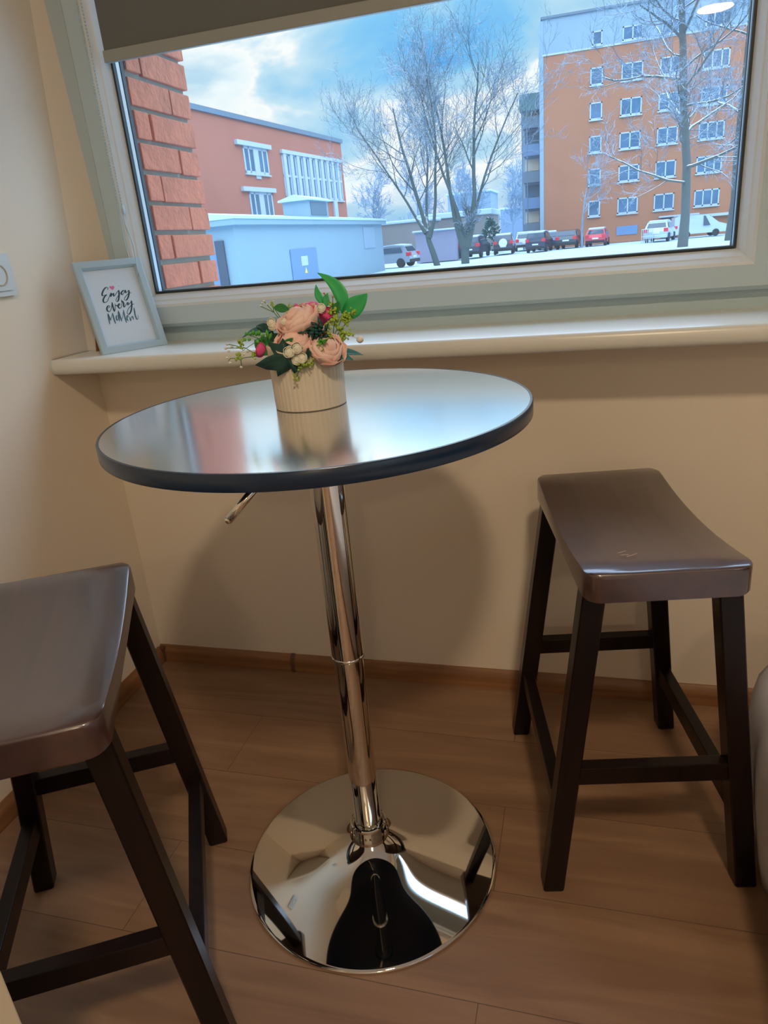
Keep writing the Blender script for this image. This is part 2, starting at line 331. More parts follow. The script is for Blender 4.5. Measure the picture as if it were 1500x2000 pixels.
def sash(x0, x1, first):
    z0, z1 = 0.912, WZ1 - 0.03
    bm = NB()
    rect_frame(bm, x0, x1, z0, z1, [(0.004, 0.054), (0.0, 0.058), (0.0, 0.100), (0.05, 0.124), (0.078, 0.124), (0.078, 0.094), (0.047, 0.094), (0.047, 0.050), (0.008, 0.050)])
    s = obj('sash_frame', bm, MT['pvc'], win)
    bm = NB()   # stepped glazing bead
    rect_frame(bm, x0, x1, z0, z1, [(0.045, 0.0505), (0.053, 0.054), (0.060, 0.062), (0.063, 0.064), (0.069, 0.072), (0.076, 0.083), (0.078, 0.096), (0.045, 0.096)])
    obj('glazing_bead', bm, MT['white'], s, smooth=False)
    bm = NB(); rect_frame(bm, x0, x1, z0, z1, [(0.0775, 0.0815), (0.0815, 0.0815), (0.0815, 0.092), (0.0775, 0.092)]); obj('gasket', bm, MT['gasket'], s)
    for yy in (0.093, 0.109):
        bm = NB(); box(bm, (x0 + 0.066, yy, z0 + 0.066), (x1 - 0.066, yy + 0.004, z1 - 0.066))
        # a pane is one thin sheet to the light: keep one face
        bm.free(); bm = NB(); quad(bm, (x0 + 0.07, yy, z0 + 0.07), (x1 - 0.07, yy, z0 + 0.07), (x1 - 0.07, yy, z1 - 0.07), (x0 + 0.07, yy, z1 - 0.07)); obj('glass_pane', bm, MT['glass'], s)
    bm = NB(); rect_frame(bm, x0, x1, z0, z1, [(0.070, 0.0945), (0.0805, 0.0945), (0.0805, 0.107), (0.070, 0.107)]); obj('spacer', bm, MT['spacer'], s)
    bm = NB(); rect_frame(bm, x0, x1, z0, z1, [(0.072, 0.110), (0.0815, 0.110), (0.0815, 0.122), (0.072, 0.122)]); obj('outer_gasket', bm, MT['gasket'], s)
    return s
sash(0.073, 1.504, True); sash(1.543, WX1 - 0.07, False)

# roller blind in front of the glass
bl = thing('roller_blind', 'dark grey roller blind pulled part way down over the window top', 'blind', (0, 0, 0))
bx0, bx1 = 0.150, 1.452; bz = 1.4885
bm = NB(); box(bm, (bx0, 0.066, bz), (bx1, 0.0675, 1.90)); obj('blind_fabric', bm, MT['blind'], bl)
bm = NB(); box(bm, (bx0 - 0.001, 0.0595, bz - 0.022), (bx1 + 0.001, 0.071, bz + 0.001), 0.002); obj('bottom_rail', bm, MT['blindbar'], bl)
bm = NB(); tube(bm, [(bx0 - 0.02, 0.05, 1.895), (bx1 + 0.02, 0.05, 1.895)], 0.022, 20); obj('roller_tube', bm, MT['white'], bl, smooth='auto')
bm = NB(); random.seed(3)
cx, cy = 0.131, 0.046
for i in range(112): blob(bm, (cx, cy, 1.90 - i * 0.0064), 0.0021, 1)
for i in range(112): blob(bm, (cx - 0.010, cy - 0.002, 1.90 - i * 0.0064), 0.0017, 1)
obj('bead_chain', bm, MT['pvc'], bl, smooth=True)
bm = NB(); lathe(bm, [(0.0, 0.0), (0.003, 0.001), (0.0042, 0.010), (0.003, 0.019), (0.0, 0.020)], 12, (cx, cy, 1.168)); obj('chain_joiner', bm, MT['pvc'], bl, smooth=True)
bm = NB(); P = [(cx, cy, 1.17), (cx + 0.001, cy - .004, 1.150), (cx + 0.012, cy - 0.012, 1.125), (cx + 0.019, cy - 0.016, 1.10), (cx + 0.019, cy - 0.018, 1.06), (cx + 0.015, cy - 0.016, 1.03), (cx, cy - 0.01, 1.05), (cx - 0.009, cy - 0.004, 1.10), (cx - 0.010, cy - 0.002, 1.19)]
tube(bm, P, 0.0012, 6); obj('pull_cord', bm, MT['pvc'], bl, smooth=True)

# socket on the left wall
sk = thing('wall_socket', 'white plastic power socket on the wall at the left edge', 'socket', (0.0, -0.244, 1.062))
def rr(bm, hw, x0, x1, r, seg=6):
    prof = []
    for k, (sx, sy) in enumerate(((1, 1), (-1, 1), (-1, -1), (1, -1))):
        for i in range(seg + 1):
            a = pi / 2 * k + pi / 2 * i / seg; prof.append((sx * (hw - r) + r * cos(a), sy * (hw - r) + r * sin(a)))
    prism(bm, prof, x0, x1, 'x')
bm = NB(); rr(bm, 0.041, 0.0, 0.008, 0.006); obj('cover_plate', bm, MT['white'], sk, smooth='auto')
bm = NB(); rr(bm, 0.030, 0.0, 0.011, 0.006); obj('socket_body', bm, MT['white'], sk, smooth='auto')
bm = NB(); lathe(bm, [(0.0, 0.004), (0.0185, 0.004), (0.0185, 0.0125), (0.021, 0.0125), (0.021, 0.0)], 32); bmesh.ops.rotate(bm, verts=bm.verts[:], matrix=Matrix.Rotation(pi / 2, 3, 'Y'))
obj('socket_well', bm, mat('brownish_cream_plastic', (0.50, 0.42, 0.33), 0.5), sk, smooth='auto', label='cream round socket well')  # socket well is a browner cream than its plate
bm = NB()
for s in (-1, 1): tube(bm, [(0.0042, s * 0.0095, 0), (0.006, s * 0.0095, 0)], 0.0027, 12)
obj('pin_hole', bm, MT['gasket'], sk)

# ceiling lamps (the one whose shadows fall on the wall, and one further back that shows in the pane)
def ceiling_lamp(x, y, label, power, r):
    t = thing('ceiling_lamp', label, 'lamp', (x, y, H), group='round ceiling lamps')
    bm = NB(); lathe(bm, [(0, 0), (r + 0.01, 0), (r + 0.01, -0.03), (0, -0.03)], 48); obj('lamp_base', bm, MT['white'], t, smooth='auto')
    bm = NB(); lathe(bm, [(r, -0.028), (r * 0.97, -0.05), (r * 0.8, -0.068), (r * 0.4, -0.078), (0, -0.08)], 48)
    obj('lamp_shade', bm, mat('glowing_opal_shade', (0.9, 0.85, 0.75), 0.4, emit=((1.0, 0.80, 0.52), 3.0)), t, smooth=True)
    ld = bpy.data.lights.new('lamp_light', 'AREA'); ld.shape = 'DISK'; ld.size = r * 1.6; ld.energy = power; ld.color = (1.0, 0.77, 0.52)
    lo = bpy.data.objects.new('lamp_light', ld); COL.objects.link(lo); lo.parent = t; lo.location = (0, 0, -0.085)
    return t
ceiling_lamp(1.48, -2.05, 'round opal ceiling lamp nearest the window', 24, 0.13)
ceiling_lamp(2.02, -4.75, 'round opal ceiling lamp at the far end of the room', 18, 0.15)

# ------------------------------------------------------------------ bar table
TX, TY, TZ = 0.7855, -0.5625, 0.8468
tb = thing('bar_table', 'round black-topped bar table on a chrome column and round chrome base', 'table', (TX, TY, 0))
bm = NB(); lathe(bm, [(0, -0.0185), (0.2965, -0.0185), (0.2965, 0), (0, 0)], 128, (0, 0, TZ)); obj('tabletop', bm, MT['black_top'], tb, smooth='auto')
bm = NB(); lathe(bm, [(0, -0.0196), (0.2962, -0.0196), (0.2962, -0.0184), (0, -0.0184)], 96, (0, 0, TZ)); obj('underside', bm, MT['black_edge'], tb)
bm = NB(); lathe(bm, [(0.2960, -0.0205), (0.2990, -0.0203), (0.3, -0.019), (0.3, -0.0012), (0.2990, 0.0001), (0.2960, 0.0003)], 160, (0, 0, TZ)); obj('edge_band', bm, MT['black_edge'], tb, smooth='auto', label='dark blue-black edge band')
bm = NB(); lathe(bm, [(0, -0.0205), (0.075, -0.0205), (0.075, -0.024), (0.045, -0.026), (0.038, -0.05), (0, -0.05)], 48, (0, 0, TZ)); obj('mounting_plate', bm, MT['black_edge'], tb, smooth='auto')
bm = NB(); lathe(bm, [(0, 0.433), (0.0245, 0.433), (0.0262, 0.4345), (0.0262, 0.80), (0, 0.80)], 64); obj('upper_column', bm, MT['chrome'], tb, smooth='auto')
bm = NB(); lathe(bm, [(0.0262, 0.4338), (0.0272, 0.4348), (0.0272, 0.4385), (0.0262, 0.4395)], 64); obj('column_ring', bm, MT['chrome'], tb, smooth=True)
bm = NB(); lathe(bm, [(0, 0.07), (0.0243, 0.07), (0.0240, 0.44), (0, 0.44)], 64); obj('lower_column', bm, MT['chrome'], tb, smooth='auto')
bm = NB(); lathe(bm, [(0.0243, 0.082), (0.0275, 0.0875), (0.0300, 0.0895), (0.0322, 0.088), (0.0335, 0.083), (0.0350, 0.068), (0.0362, 0.060), (0.0345, 0.056)], 64)
for i in range(26):
    a = 2 * pi * i / 26; blob(bm, (0.0342 * cos(a), 0.0342 * sin(a), 0.074), 0.0022, 1, sq=(1, 1, 1.6))
obj('collar', bm, MT['chrome'], tb, smooth='auto')
bm = NB(); pr = [(0.2235, 0.0), (0.2262, 0.0006), (0.2268, 0.0032), (0.2250, 0.0056)]
for i in range(1, 41):
    u = i / 40; r = 0.2250 + (0.0335 - 0.2250) * u
    z = 0.0056 + 0.044 * u - 0.014 * u * u + 0.022 * u ** 7; pr.append((r, z))
lathe(bm, pr, 160, (bx0 * 0, 0, 0)); obj('base', bm, MT['chrome'], tb, smooth=True)
bm = NB(); pts = [Vector((0.002, -0.02, 0.806)), Vector((0.002, -0.10, 0.806)), Vector((0.002, -0.175, 0.806)), Vector((0.0, -0.205, 0.8055)), Vector((-0.006, -0.220, 0.801))]
pts.append(atz(447, 1015, 0.772) - Vector((TX, TY, 0)))
tube(bm, pts, [0.0048] * 4 + [0.0050, 0.0052], 16); blob(bm, pts[-1], 0.0052, 2); obj('height_lever', bm, MT['chrome'], tb, smooth=True)

# ------------------------------------------------------------------ saddle stools
def seat_mesh(Hs=0.6015, L_=0.450, W_=0.2345, T=0.045, dip=0.016, rc=0.024, ro=0.005):
    bm = NB(); ys = []
    hl = L_ / 2
    for a in (0, 12, 25, 40, 55, 72, 90): ys.append(-hl + rc * (1 - cos(radians(90 - a)) if False else 1 - sin(radians(a))) if False else -hl + rc * (1 - cos(radians(a))))
    n = 22
    mid = [-hl + rc + (L_ - 2 * rc) * i / n for i in range(1, n)]
    ys = ys + mid + [-y for y in ys[::-1]]
    loops = []
    for y in ys:
        d = min(hl - abs(y), rc)            # distance from end, for plan rounding
        w = W_ / 2 - rc + math.sqrt(max(0, rc * rc - (rc - d) ** 2)) if d < rc else W_ / 2
        w = max(w, W_ / 2 - rc)
        e = hl - abs(y); k = (ro - math.sqrt(max(0, ro * ro - (ro - e) ** 2))) if e < ro else 0
        s = abs(y) / hl
        zt = Hs - dip * (1 - min(1, s / 0.86) ** 2) - k * 0.8
        zb = Hs - T
        pf = [(-w + 0.003, zb), (-w, zb + 0.003), (-w, zt - ro), (-w + ro * 0.3, zt - ro * 0.3), (-w + ro, zt), (-w * 0.5, zt), (0, zt), (w * 0.5, zt), (w - ro, zt), (w - ro * 0.3, zt - ro * 0.3), (w, zt - ro), (w, zb + 0.003), (w - 0.003, zb)]
        loops.append([bm.verts.new((x, y, z)) for x, z in pf])
    for A, B in zip(loops, loops[1:]):
        m = len(A)
        for i in range(m): bm.faces.new((A[i], A[(i + 1) % m], B[(i + 1) % m], B[i]))
    bm.faces.new(loops[0][::-1]); bm.faces.new(loops[-1])
    bmesh.ops.recalc_face_normals(bm, faces=bm.faces[:])
    return bm
LT = (0.096, 0.178); LF = (0.159, 0.2035); LA = 0.0345
def leg_at(z):
    k = (0.5565 - z) / 0.5565
    return LT[0] + (LF[0] - LT[0]) * k, LT[1] + (LF[1] - LT[1]) * k
def make_stool(label):
    t = thing('bar_stool', label, 'stool', group='dark wooden saddle bar stools')
    obj('seat', seat_mesh(), MT['stool'], t, smooth='auto')
    for sx in (-1, 1):
        for sy in (-1, 1):
            bm = NB(); rings = []
            for z in (0.0, 0.003, 0.5575):
                x, y = leg_at(z); h = LA / 2 - (0.0012 if z == 0 else 0); c = 0.0022
                pf = [(-h + c, -h), (h - c, -h), (h, -h + c), (h, h - c), (h - c, h), (-h + c, h), (-h, h - c), (-h, -h + c)]
                rings.append([bm.verts.new((sx * x + u, sy * y + v, z)) for u, v in pf])
            for A, B in zip(rings, rings[1:]):
                for i in range(8): bm.faces.new((A[i], A[(i + 1) % 8], B[(i + 1) % 8], B[i]))
            bm.faces.new(rings[0][::-1]); bm.faces.new(rings[-1]); bmesh.ops.recalc_face_normals(bm, faces=bm.faces[:])
            obj('leg', bm, MT['stool_leg'], t)
    for sy in (-1, 1):
        z = 0.230; x, y = leg_at(z); bm = NB(); box(bm, (-x + LA / 2 - 0.002, sy * y - 0.011, z - 0.0165), (x - LA / 2 + 0.002, sy * y + 0.011, z + 0.0165), 0.0015); obj('stretcher', bm, MT['stool_leg'], t)
    for sx in (-1, 1):
        z = 0.150; x, y = leg_at(z); bm = NB(); box(bm, (sx * x - 0.011, -y + LA / 2 - 0.002, z - 0.0175), (sx * x + 0.011, y - LA / 2 + 0.002, z + 0.0175), 0.0015); obj('stretcher', bm, MT['stool_leg'], t)
    return t
s1 = make_stool('dark brown saddle-seat stool right of the table, against the wall with scuffed seat')
s1.location = (1.2221, -0.3292, 0); s1.rotation_euler.z = 0.2135
s2 = copy_tree(s1); s2['label'] = 'dark brown saddle-seat stool left of the table, cut off by the left edge, seat shining'
s2.location = (0.4381, -0.8313, 0); s2.rotation_euler.z = 0.5225
# scuffs and chips in the varnish of the right-hand stool
MT['chip'] = mat('bare_wood_chip', (0.55, 0.42, 0.33), 0.6)
bm = NB()
def local(s, p):
    c, n_ = cos(s.rotation_euler.z), sin(s.rotation_euler.z); d = p - s.location
    return Vector((c * d.x + n_ * d.y, -n_ * d.x + c * d.y, p.z))
def chip(bm, p, r, sq=(1, 1, 0.25)): blob(bm, p, r, 1, sq=sq)
bm.free()
for q, r in (((1415, 1102), 0.0026), ((1333, 1101), 0.0013)):
    bm = NB(); p = local(s1, atz(*q, 0.5995)); chip(bm, (p.x, p.y, 0.6003), r); obj('chip', bm, MT['chip'], s1, label='pale chip in the varnish')
for a, b in (((1206, 1083), (1222, 1079)), ((1212, 1087), (1228, 1086)), ((1224, 1090), (1244, 1084))):
    A = local(s1, atz(*a, 0.597)); B = local(s1, atz(*b, 0.597)); bm = NB(); tube(bm, [(A.x, A.y, 0.5993), (B.x, B.y, 0.5995)], 0.0005, 4); obj('scratch', bm, MT['chip'], s1, label='pale scratch on the seat')
bm = NB()
x, y = leg_at(0.1)
tube(bm, [(x - 0.008, -y - LA / 2 - 0.0004, 0.058), (x - 0.002, -y - LA / 2 - 0.0006, 0.054), (x + 0.005, -y - LA / 2 - 0.0006, 0.056), (x + 0.007, -y - LA / 2 - 0.0004, 0.061)], 0.0008, 5)
obj('scratch', bm, MT['chip'], s2, label='small curved scratch on the leg')

# ------------------------------------------------------------------ picture frame on the sill
B0 = Vector((0.115, -0.117, SZ)); AL, TI, FW_, FH = 0.98, 0.318, 0.157, 0.210
E_ = Vector((cos(AL), sin(AL), 0)); NN = Vector((sin(AL), -cos(AL), 0)); UP = Vector((0, 0, cos(TI))) - NN * sin(TI); NF = E_.cross(UP)
FM = Matrix((E_, UP, NF)).transposed().to_4x4(); FM.translation = B0   # local x along the frame, y up the face, z out of the face
pf = thing('picture_frame', 'silver-grey photo frame with a hand-lettered quote, leaning back on the sill', 'picture frame')
pf.matrix_world = FM
MT['silver'] = mat('pale_silver_frame', (0.44, 0.58, 0.66), 0.32, 0.3)
MT['paper'] = mat('white_card', (0.58, 0.68, 0.78), 0.6)
def frame_part():
    bm = NB(); prof = [(0.0, -0.012), (0.0, -0.002), (0.002, 0.0), (0.0150, 0.0), (0.0195, -0.0065), (0.0195, -0.008), (0.0195, -0.012)]
    rings = [[bm.verts.new(q) for q in ((i, i, z), (FW_ - i, i, z), (FW_ - i, FH - i, z), (i, FH - i, z))] for i, z in prof]
    for A, B in zip(rings, rings[1:] + rings[:1]):
        for k in range(4): bm.faces.new((A[k], A[(k + 1) % 4], B[(k + 1) % 4], B[k]))
    bmesh.ops.recalc_face_normals(bm, faces=bm.faces[:]); return bm
obj('frame_border', frame_part(), MT['silver'], pf)
bm = NB(); box(bm, (0.017, 0.017, -0.0100), (FW_ - 0.017, FH - 0.017, -0.0085)); pc = obj('print', bm, MT['paper'], pf)
bm = NB(); box(bm, (0.003, 0.003, -0.0145), (FW_ - 0.003, FH - 0.003, -0.0118)); obj('backing_board', bm, mat('brown_fibreboard', (0.30, 0.13, 0.05), 0.7), pf)
bm = NB(); k0 = 0.035; 
iM = FM.inverted()
w0 = [iM @ q for q in (Vector((0.040, -0.040, SZ)), Vector((0.063, -0.006, SZ)))]
t0 = [Vector((0.025, 0.135, -0.015)), Vector((0.062, 0.135, -0.015))]
A = [w0[0], w0[1], t0[1], t0[0]]; nrm = (A[1] - A[0]).cross(A[2] - A[0]).normalized() * 0.0013
f1 = [bm.verts.new(q + nrm) for q in A]; f2 = [bm.verts.new(q - nrm) for q in A]
bm.faces.new(f1); bm.faces.new(f2[::-1])
for i in range(4): bm.faces.new((f1[i], f1[(i + 1) % 4], f2[(i + 1) % 4], f2[i]))
obj('easel_leg', bm, bpy.data.materials['brown_fibreboard'], pf, label='brown easel leg')
STR={
'M1': [(0.0439, 0.09233), (0.04224, 0.08275), (0.03994, 0.06777)] ,
'M1d': [(0.044, 0.09193), (0.04425, 0.08405), (0.04513, 0.07569)] ,
'M2': [(0.06924, 0.09536), (0.0668, 0.0858), (0.0637, 0.07118)] ,
'E1': [(0.06052, 0.14398), (0.06281, 0.14842), (0.06079, 0.1506), (0.05536, 0.14845), (0.04957, 0.14284), (0.04567, 0.13704), (0.04515, 0.1332), (0.04941, 0.13311), (0.05621, 0.13468)] ,
'E2': [(0.05621, 0.13468), (0.04928, 0.13039), (0.04425, 0.12473), (0.04286, 0.11944), (0.04598, 0.11711), (0.05202, 0.11991), (0.05796, 0.12704), (0.06228, 0.13281), (0.06634, 0.13667), (0.06306, 0.1288), (0.06812, 0.13372), (0.07128, 0.13533), (0.06992, 0.13037), (0.07232, 0.1297), (0.07873, 0.13568), (0.08593, 0.14159)] ,
'j': [(0.08593, 0.14159), (0.08428, 0.13505), (0.08129, 0.1267), (0.07756, 0.11923), (0.07371, 0.11614), (0.07167, 0.11835), (0.07462, 0.12353), (0.08155, 0.12983), (0.09006, 0.13599)] ,
'jd': [(0.08825, 0.15081), (0.08941, 0.15069)] ,
'o': [(0.09006, 0.13599), (0.09615, 0.13967), (0.09148, 0.13662), (0.08915, 0.13213), (0.09135, 0.1303), (0.09602, 0.13453), (0.09836, 0.13904), (0.09537, 0.13976)] ,
'y1': [(0.10161, 0.14027), (0.0994, 0.13495), (0.10149, 0.13392), (0.10894, 0.13907)] ,
'y2': [(0.10894, 0.13907), (0.10711, 0.1325), (0.10267, 0.12423), (0.09681, 0.11775), (0.09252, 0.11707), (0.09213, 0.12069), (0.09811, 0.12635), (0.10646, 0.13177), (0.11315, 0.13222)] ,
'e1': [(0.04808, 0.10355), (0.05299, 0.10647), (0.05275, 0.10924), (0.04935, 0.10849), (0.04557, 0.10426), (0.04493, 0.09886), (0.04831, 0.09608), (0.05298, 0.0994), (0.05767, 0.10746), (0.06136, 0.11604)] ,
'v': [(0.06136, 0.11604), (0.06007, 0.10637), (0.06031, 0.09532), (0.06413, 0.10193), (0.06758, 0.11333)] ,
'e2': [(0.06643, 0.10874), (0.0691, 0.10723), (0.07204, 0.10647), (0.07742, 0.10818), (0.07755, 0.11093), (0.07358, 0.10865), (0.07217, 0.10329), (0.07472, 0.1002), (0.07896, 0.10324), (0.0827, 0.1107), (0.08425, 0.12003)] ,
'r': [(0.08386, 0.1177), (0.0867, 0.11181), (0.08502, 0.10328), (0.08773, 0.10294), (0.09422, 0.1101), (0.09721, 0.11054), (0.09526, 0.10599), (0.0989, 0.10714), (0.10635, 0.11343)] ,
'y3': [(0.10687, 0.11497), (0.10479, 0.10643), (0.10126, 0.09727), (0.09579, 0.08838), (0.08942, 0.08402), (0.08786, 0.08781), (0.09266, 0.09596), (0.09943, 0.10149), (0.10571, 0.10551), (0.11162, 0.10599)] ,
'M1b': [(0.04486, 0.07534), (0.04941, 0.08415), (0.05447, 0.09214)] ,
'M1c': [(0.05447, 0.09214), (0.05343, 0.07968), (0.05353, 0.06705)] ,
'o2': [(0.06181, 0.08566), (0.05926, 0.08048), (0.0595, 0.07413), (0.06307, 0.07759), (0.06423, 0.08455), (0.06181, 0.08566)] ,
'M2b': [(0.06934, 0.09495), (0.06894, 0.08314), (0.06906, 0.07045)] ,
'M2c': [(0.06932, 0.07358), (0.07458, 0.08081), (0.08128, 0.09581)] ,
'M2d': [(0.08128, 0.09581), (0.07921, 0.08019), (0.07881, 0.06592)] ,
'e3': [(0.08346, 0.07724), (0.08773, 0.07906), (0.0876, 0.08226), (0.08424, 0.07952), (0.08256, 0.07337), (0.08462, 0.0699)] ,
'n2': [(0.0902, 0.07793), (0.09007, 0.06916), (0.09319, 0.07593), (0.09697, 0.07863), (0.09671, 0.07066)] ,
't': [(0.10729, 0.09812), (0.1052, 0.08716), (0.10417, 0.07687), (0.10562, 0.07025), (0.10904, 0.07301), (0.11061, 0.08004)] ,
't2': [(0.10389, 0.08813), (0.10888, 0.08829)] ,
'h1': [(0.06784, 0.15164), (0.06967, 0.15121), (0.07234, 0.1474), (0.07527, 0.14197)] ,
'h2': [(0.07562, 0.15475), (0.07477, 0.15106), (0.07387, 0.14723), (0.07425, 0.14247)] ,
'h3': [(0.07056, 0.15151), (0.07336, 0.15043), (0.07196, 0.14508)] ,
'd1': [(0.07606, 0.16192), (0.07677, 0.16169)] ,
'd2': [(0.06498, 0.15954), (0.06569, 0.15931)] ,
'd3': [(0.08374, 0.15641), (0.08446, 0.15618)] ,
}
def spline(P, n=6):
    P = [Vector((a, b)) for a, b in P]; out = []
    Q = [P[0]] + P + [P[-1]]
    for i in range(1, len(Q) - 2):
        for k in range(n):
            t = k / n; a, b, c, d = Q[i - 1], Q[i], Q[i + 1], Q[i + 2]
            out.append(0.5 * ((2 * b) + (-a + c) * t + (2 * a - 5 * b + 4 * c - d) * t * t + (-a + 3 * b - 3 * c + d) * t ** 3))
    out.append(P[-1]); return out
def ink(keys, w, m, nm, z):
    bm = NB()
    for key in keys:
        P = spline(STR[key]); n = len(P); L_, R_ = [], []
        for i, p in enumerate(P):
            d = P[min(i + 1, n - 1)] - P[max(i - 1, 0)]; d = d.normalized() if d.length else Vector((1, 0)); s = Vector((-d.y, d.x))
            down = max(0, -d.y); hw = w * (0.42 + 0.75 * down) * min(1, 0.45 + min(i, n - 1 - i) * 0.16)
            L_.append(bm.verts.new((p.x + s.x * hw, p.y + s.y * hw, z))); R_.append(bm.verts.new((p.x - s.x * hw, p.y - s.y * hw, z)))
        for i in range(n - 1): bm.faces.new((R_[i], R_[i + 1], L_[i + 1], L_[i]))
    return obj(nm, bm, m, pc)
ink(['E1', 'E2', 'j', 'jd', 'o', 'y1', 'y2', 'e1', 'v', 'e2', 'r', 'y3'], 0.0016, mat('dark_teal_ink', (0.004, 0.05, 0.075), 0.6), 'lettering', -0.0083)
ink(['M1', 'M1d', 'M1b', 'M1c', 'o2', 'M2', 'M2b', 'M2c', 'M2d', 'e3', 'n2', 't', 't2'], 0.0014, mat('grey_teal_ink', (0.055, 0.14, 0.20), 0.6), 'lettering', -0.0082)
hp = STR['h1'][2]
bm = NB(); vs = []
for i in range(28):
    a = 2 * pi * i / 28; x = 16 * sin(a) ** 3; y = 13 * cos(a) - 5 * cos(2 * a) - 2 * cos(3 * a) - cos(4 * a)
    vs.append(bm.verts.new((hp[0] + x * 0.00036, hp[1] + y * 0.00036 + 0.001, -0.0083)))
bm.faces.new(vs[::-1]); obj('heart', bm, mat('pink_ink', (0.62, 0.16, 0.33), 0.6), pc, label='small pink heart')
ink(['d1', 'd2', 'd3'], 0.0009, mat('pale_teal_ink', (0.12, 0.26, 0.32), 0.6), 'dots', -0.0083)

# ------------------------------------------------------------------ potted artificial flowers on the table
PY = -0.541; PX = 0.768
pot = thing('flower_arrangement', 'white ribbed pot of pink peonies and green leaves on the bar table', 'flowers', (PX, PY, TZ))
def pt(px, py, dy=0.0): return aty(px, py, PY + dy) - Vector((PX, PY, TZ))
MT['pot'] = mat('white_ceramic', (0.80, 0.72, 0.58), 0.42)
bm = NB(); nr = 46; seg = nr * 6
rings = []
for r, z in ((0.0, 0.0), (0.0500, 0.0), (0.0512, 0.0012), (0.0515, 0.008), (0.053, 0.082), (0.0535, 0.088), (0.0525, 0.0905), (0.0500, 0.0895), (0.0490, 0.060), (0.0, 0.060)):
    rib = 0.0011 if 0.002 <= z <= 0.087 and r > 0.05 else 0
    if r == 0: rings.append([bm.verts.new((0, 0, z))]); continue
    rings.append([bm.verts.new(((r + rib * abs(cos(pi * i * nr / seg)) - rib) * cos(2 * pi * i / seg), (r + rib * abs(cos(pi * i * nr / seg)) - rib) * sin(2 * pi * i / seg), z)) for i in range(seg)])
for A, B in zip(rings, rings[1:]):
    for i in range(seg):
        j = (i + 1) % seg
        if len(A) == 1: bm.faces.new((A[0], B[j], B[i]))
        elif len(B) == 1: bm.faces.new((A[i], A[j], B[0]))
        else: bm.faces.new((A[i], A[j], B[j], B[i]))
obj('pot', bm, MT['pot'], pot, smooth='auto', label='white ribbed ceramic pot')
bm = NB(); lathe(bm, [(0, 0.078), (0.0495, 0.076)], 32); blob(bm, (0, 0, 0.085), 0.035, 3, sq=(1, 1, 0.9)); obj('floral_foam', bm, mat('dark_green_foam', (0.02, 0.07, 0.03), 0.9), pot, smooth=True)

def mpetal(name, c_in, c_out):
    m = bpy.data.materials.new(name); m.use_nodes = True; t = m.node_tree; b = t.nodes['Principled BSDF']; b.inputs['Roughness'].default_value = 0.65
    tc = t.nodes.new('ShaderNodeTexCoord'); n = t.nodes.new('ShaderNodeTexNoise'); n.inputs['Scale'].default_value = 55; t.links.new(tc.outputs['Object'], n.inputs[0])
    x = t.nodes.new('ShaderNodeMix'); x.data_type = 'RGBA'; x.inputs[6].default_value = (*c_in, 1); x.inputs[7].default_value = (*c_out, 1); t.links.new(n.outputs[0], x.inputs[0]); t.links.new(x.outputs[2], b.inputs['Base Color'])
    b.inputs['Subsurface Weight'].default_value = 0.15; b.inputs['Subsurface Radius'].default_value = (0.01, 0.004, 0.003)
    return m
MT['blush'] = mpetal('blush_pink_petal', (0.84, 0.46, 0.38), (0.88, 0.74, 0.68))
MT['magenta'] = mpetal('magenta_petal', (0.70, 0.01, 0.16), (0.92, 0.16, 0.42))
def peony(c, r, axis, m, seed, layers=4, open_=1.0, label=None):
    rnd = random.Random(seed); axis = Vector(axis).normalized(); q = Vector((0, 0, 1)).rotation_difference(axis).to_matrix()
    bm = NB(); blob(bm, c, r * 0.62, 2)
    for k in range(layers):
        rk = r * (0.50 + 0.50 * (k + 1) / layers); n = 4 + k
        tmax = radians(158 - 48 * (k / max(1, layers - 1)) * open_)
        for i in range(n):
            ph = 2 * pi * (i + 0.5 * (k % 2)) / n + rnd.uniform(-.15, .15); wd = 2.6 * pi / n * 0.78
            tm = tmax * rnd.uniform(0.90, 1.05); rr_ = rk * rnd.uniform(0.95, 1.06); ph2 = rnd.uniform(0, 6)
            g = []
            for v in range(8):
                row = []; vv = v / 7; th = tm * vv
                for u in range(7):
                    uu = (u - 3) / 3; ww = wd * (0.35 + 0.65 * sin(min(1, vv * 1.25) * pi / 2)) * (1 - 0.25 * max(0, vv - 0.8) / 0.2)
                    a = ph + uu * ww; t2 = th - 0.16 * uu * uu * vv * tm * 0.6
                    rad = rr_ * (1 + 0.05 * sin(uu * 5 + ph2) * vv + 0.10 * (vv ** 4) * (1 if k == layers - 1 else -0.3))
                    row.append(bm.verts.new(q @ Vector((rad * sin(t2) * cos(a), rad * sin(t2) * sin(a), -rad * 0.8 * cos(t2))) + c))
                g.append(row)
            for v in range(7):
                for u in range(6): bm.faces.new((g[v][u], g[v][u + 1], g[v + 1][u + 1], g[v + 1][u]))
    o = obj('peony', bm, m, pot, smooth=True, label=label)
    md = o.modifiers.new('thickness', 'SOLIDIFY'); md.thickness = 0.0006
    return o
peony(pt(610, 611, 0.018), 0.026, (0.2, 0.1, 1), MT['magenta'], 5, label='magenta peony')
peony(pt(582, 624, -0.012), 0.029, (-0.25, -0.4, 0.9), MT['blush'], 2, label='blush peony at the top left')
peony(pt(574, 670, -0.034), 0.028, (-0.1, -0.5, 0.85), MT['blush'], 8, label='blush peony at the front')
peony(pt(638, 680, -0.030), 0.025, (0.6, -0.5, 0.6), MT['blush'], 11, label='blush peony at the right')
def bud(px, py, dy, r, m, ax, seed, lab):
    o = peony(pt(px, py, dy), r, ax, m, seed, 3, 0.6, lab); o.name = 'flower_bud'; return o
bud(508, 684, -0.02, 0.010, MT['magenta'], (-1, -0.3, 0.4), 21, 'magenta bud')
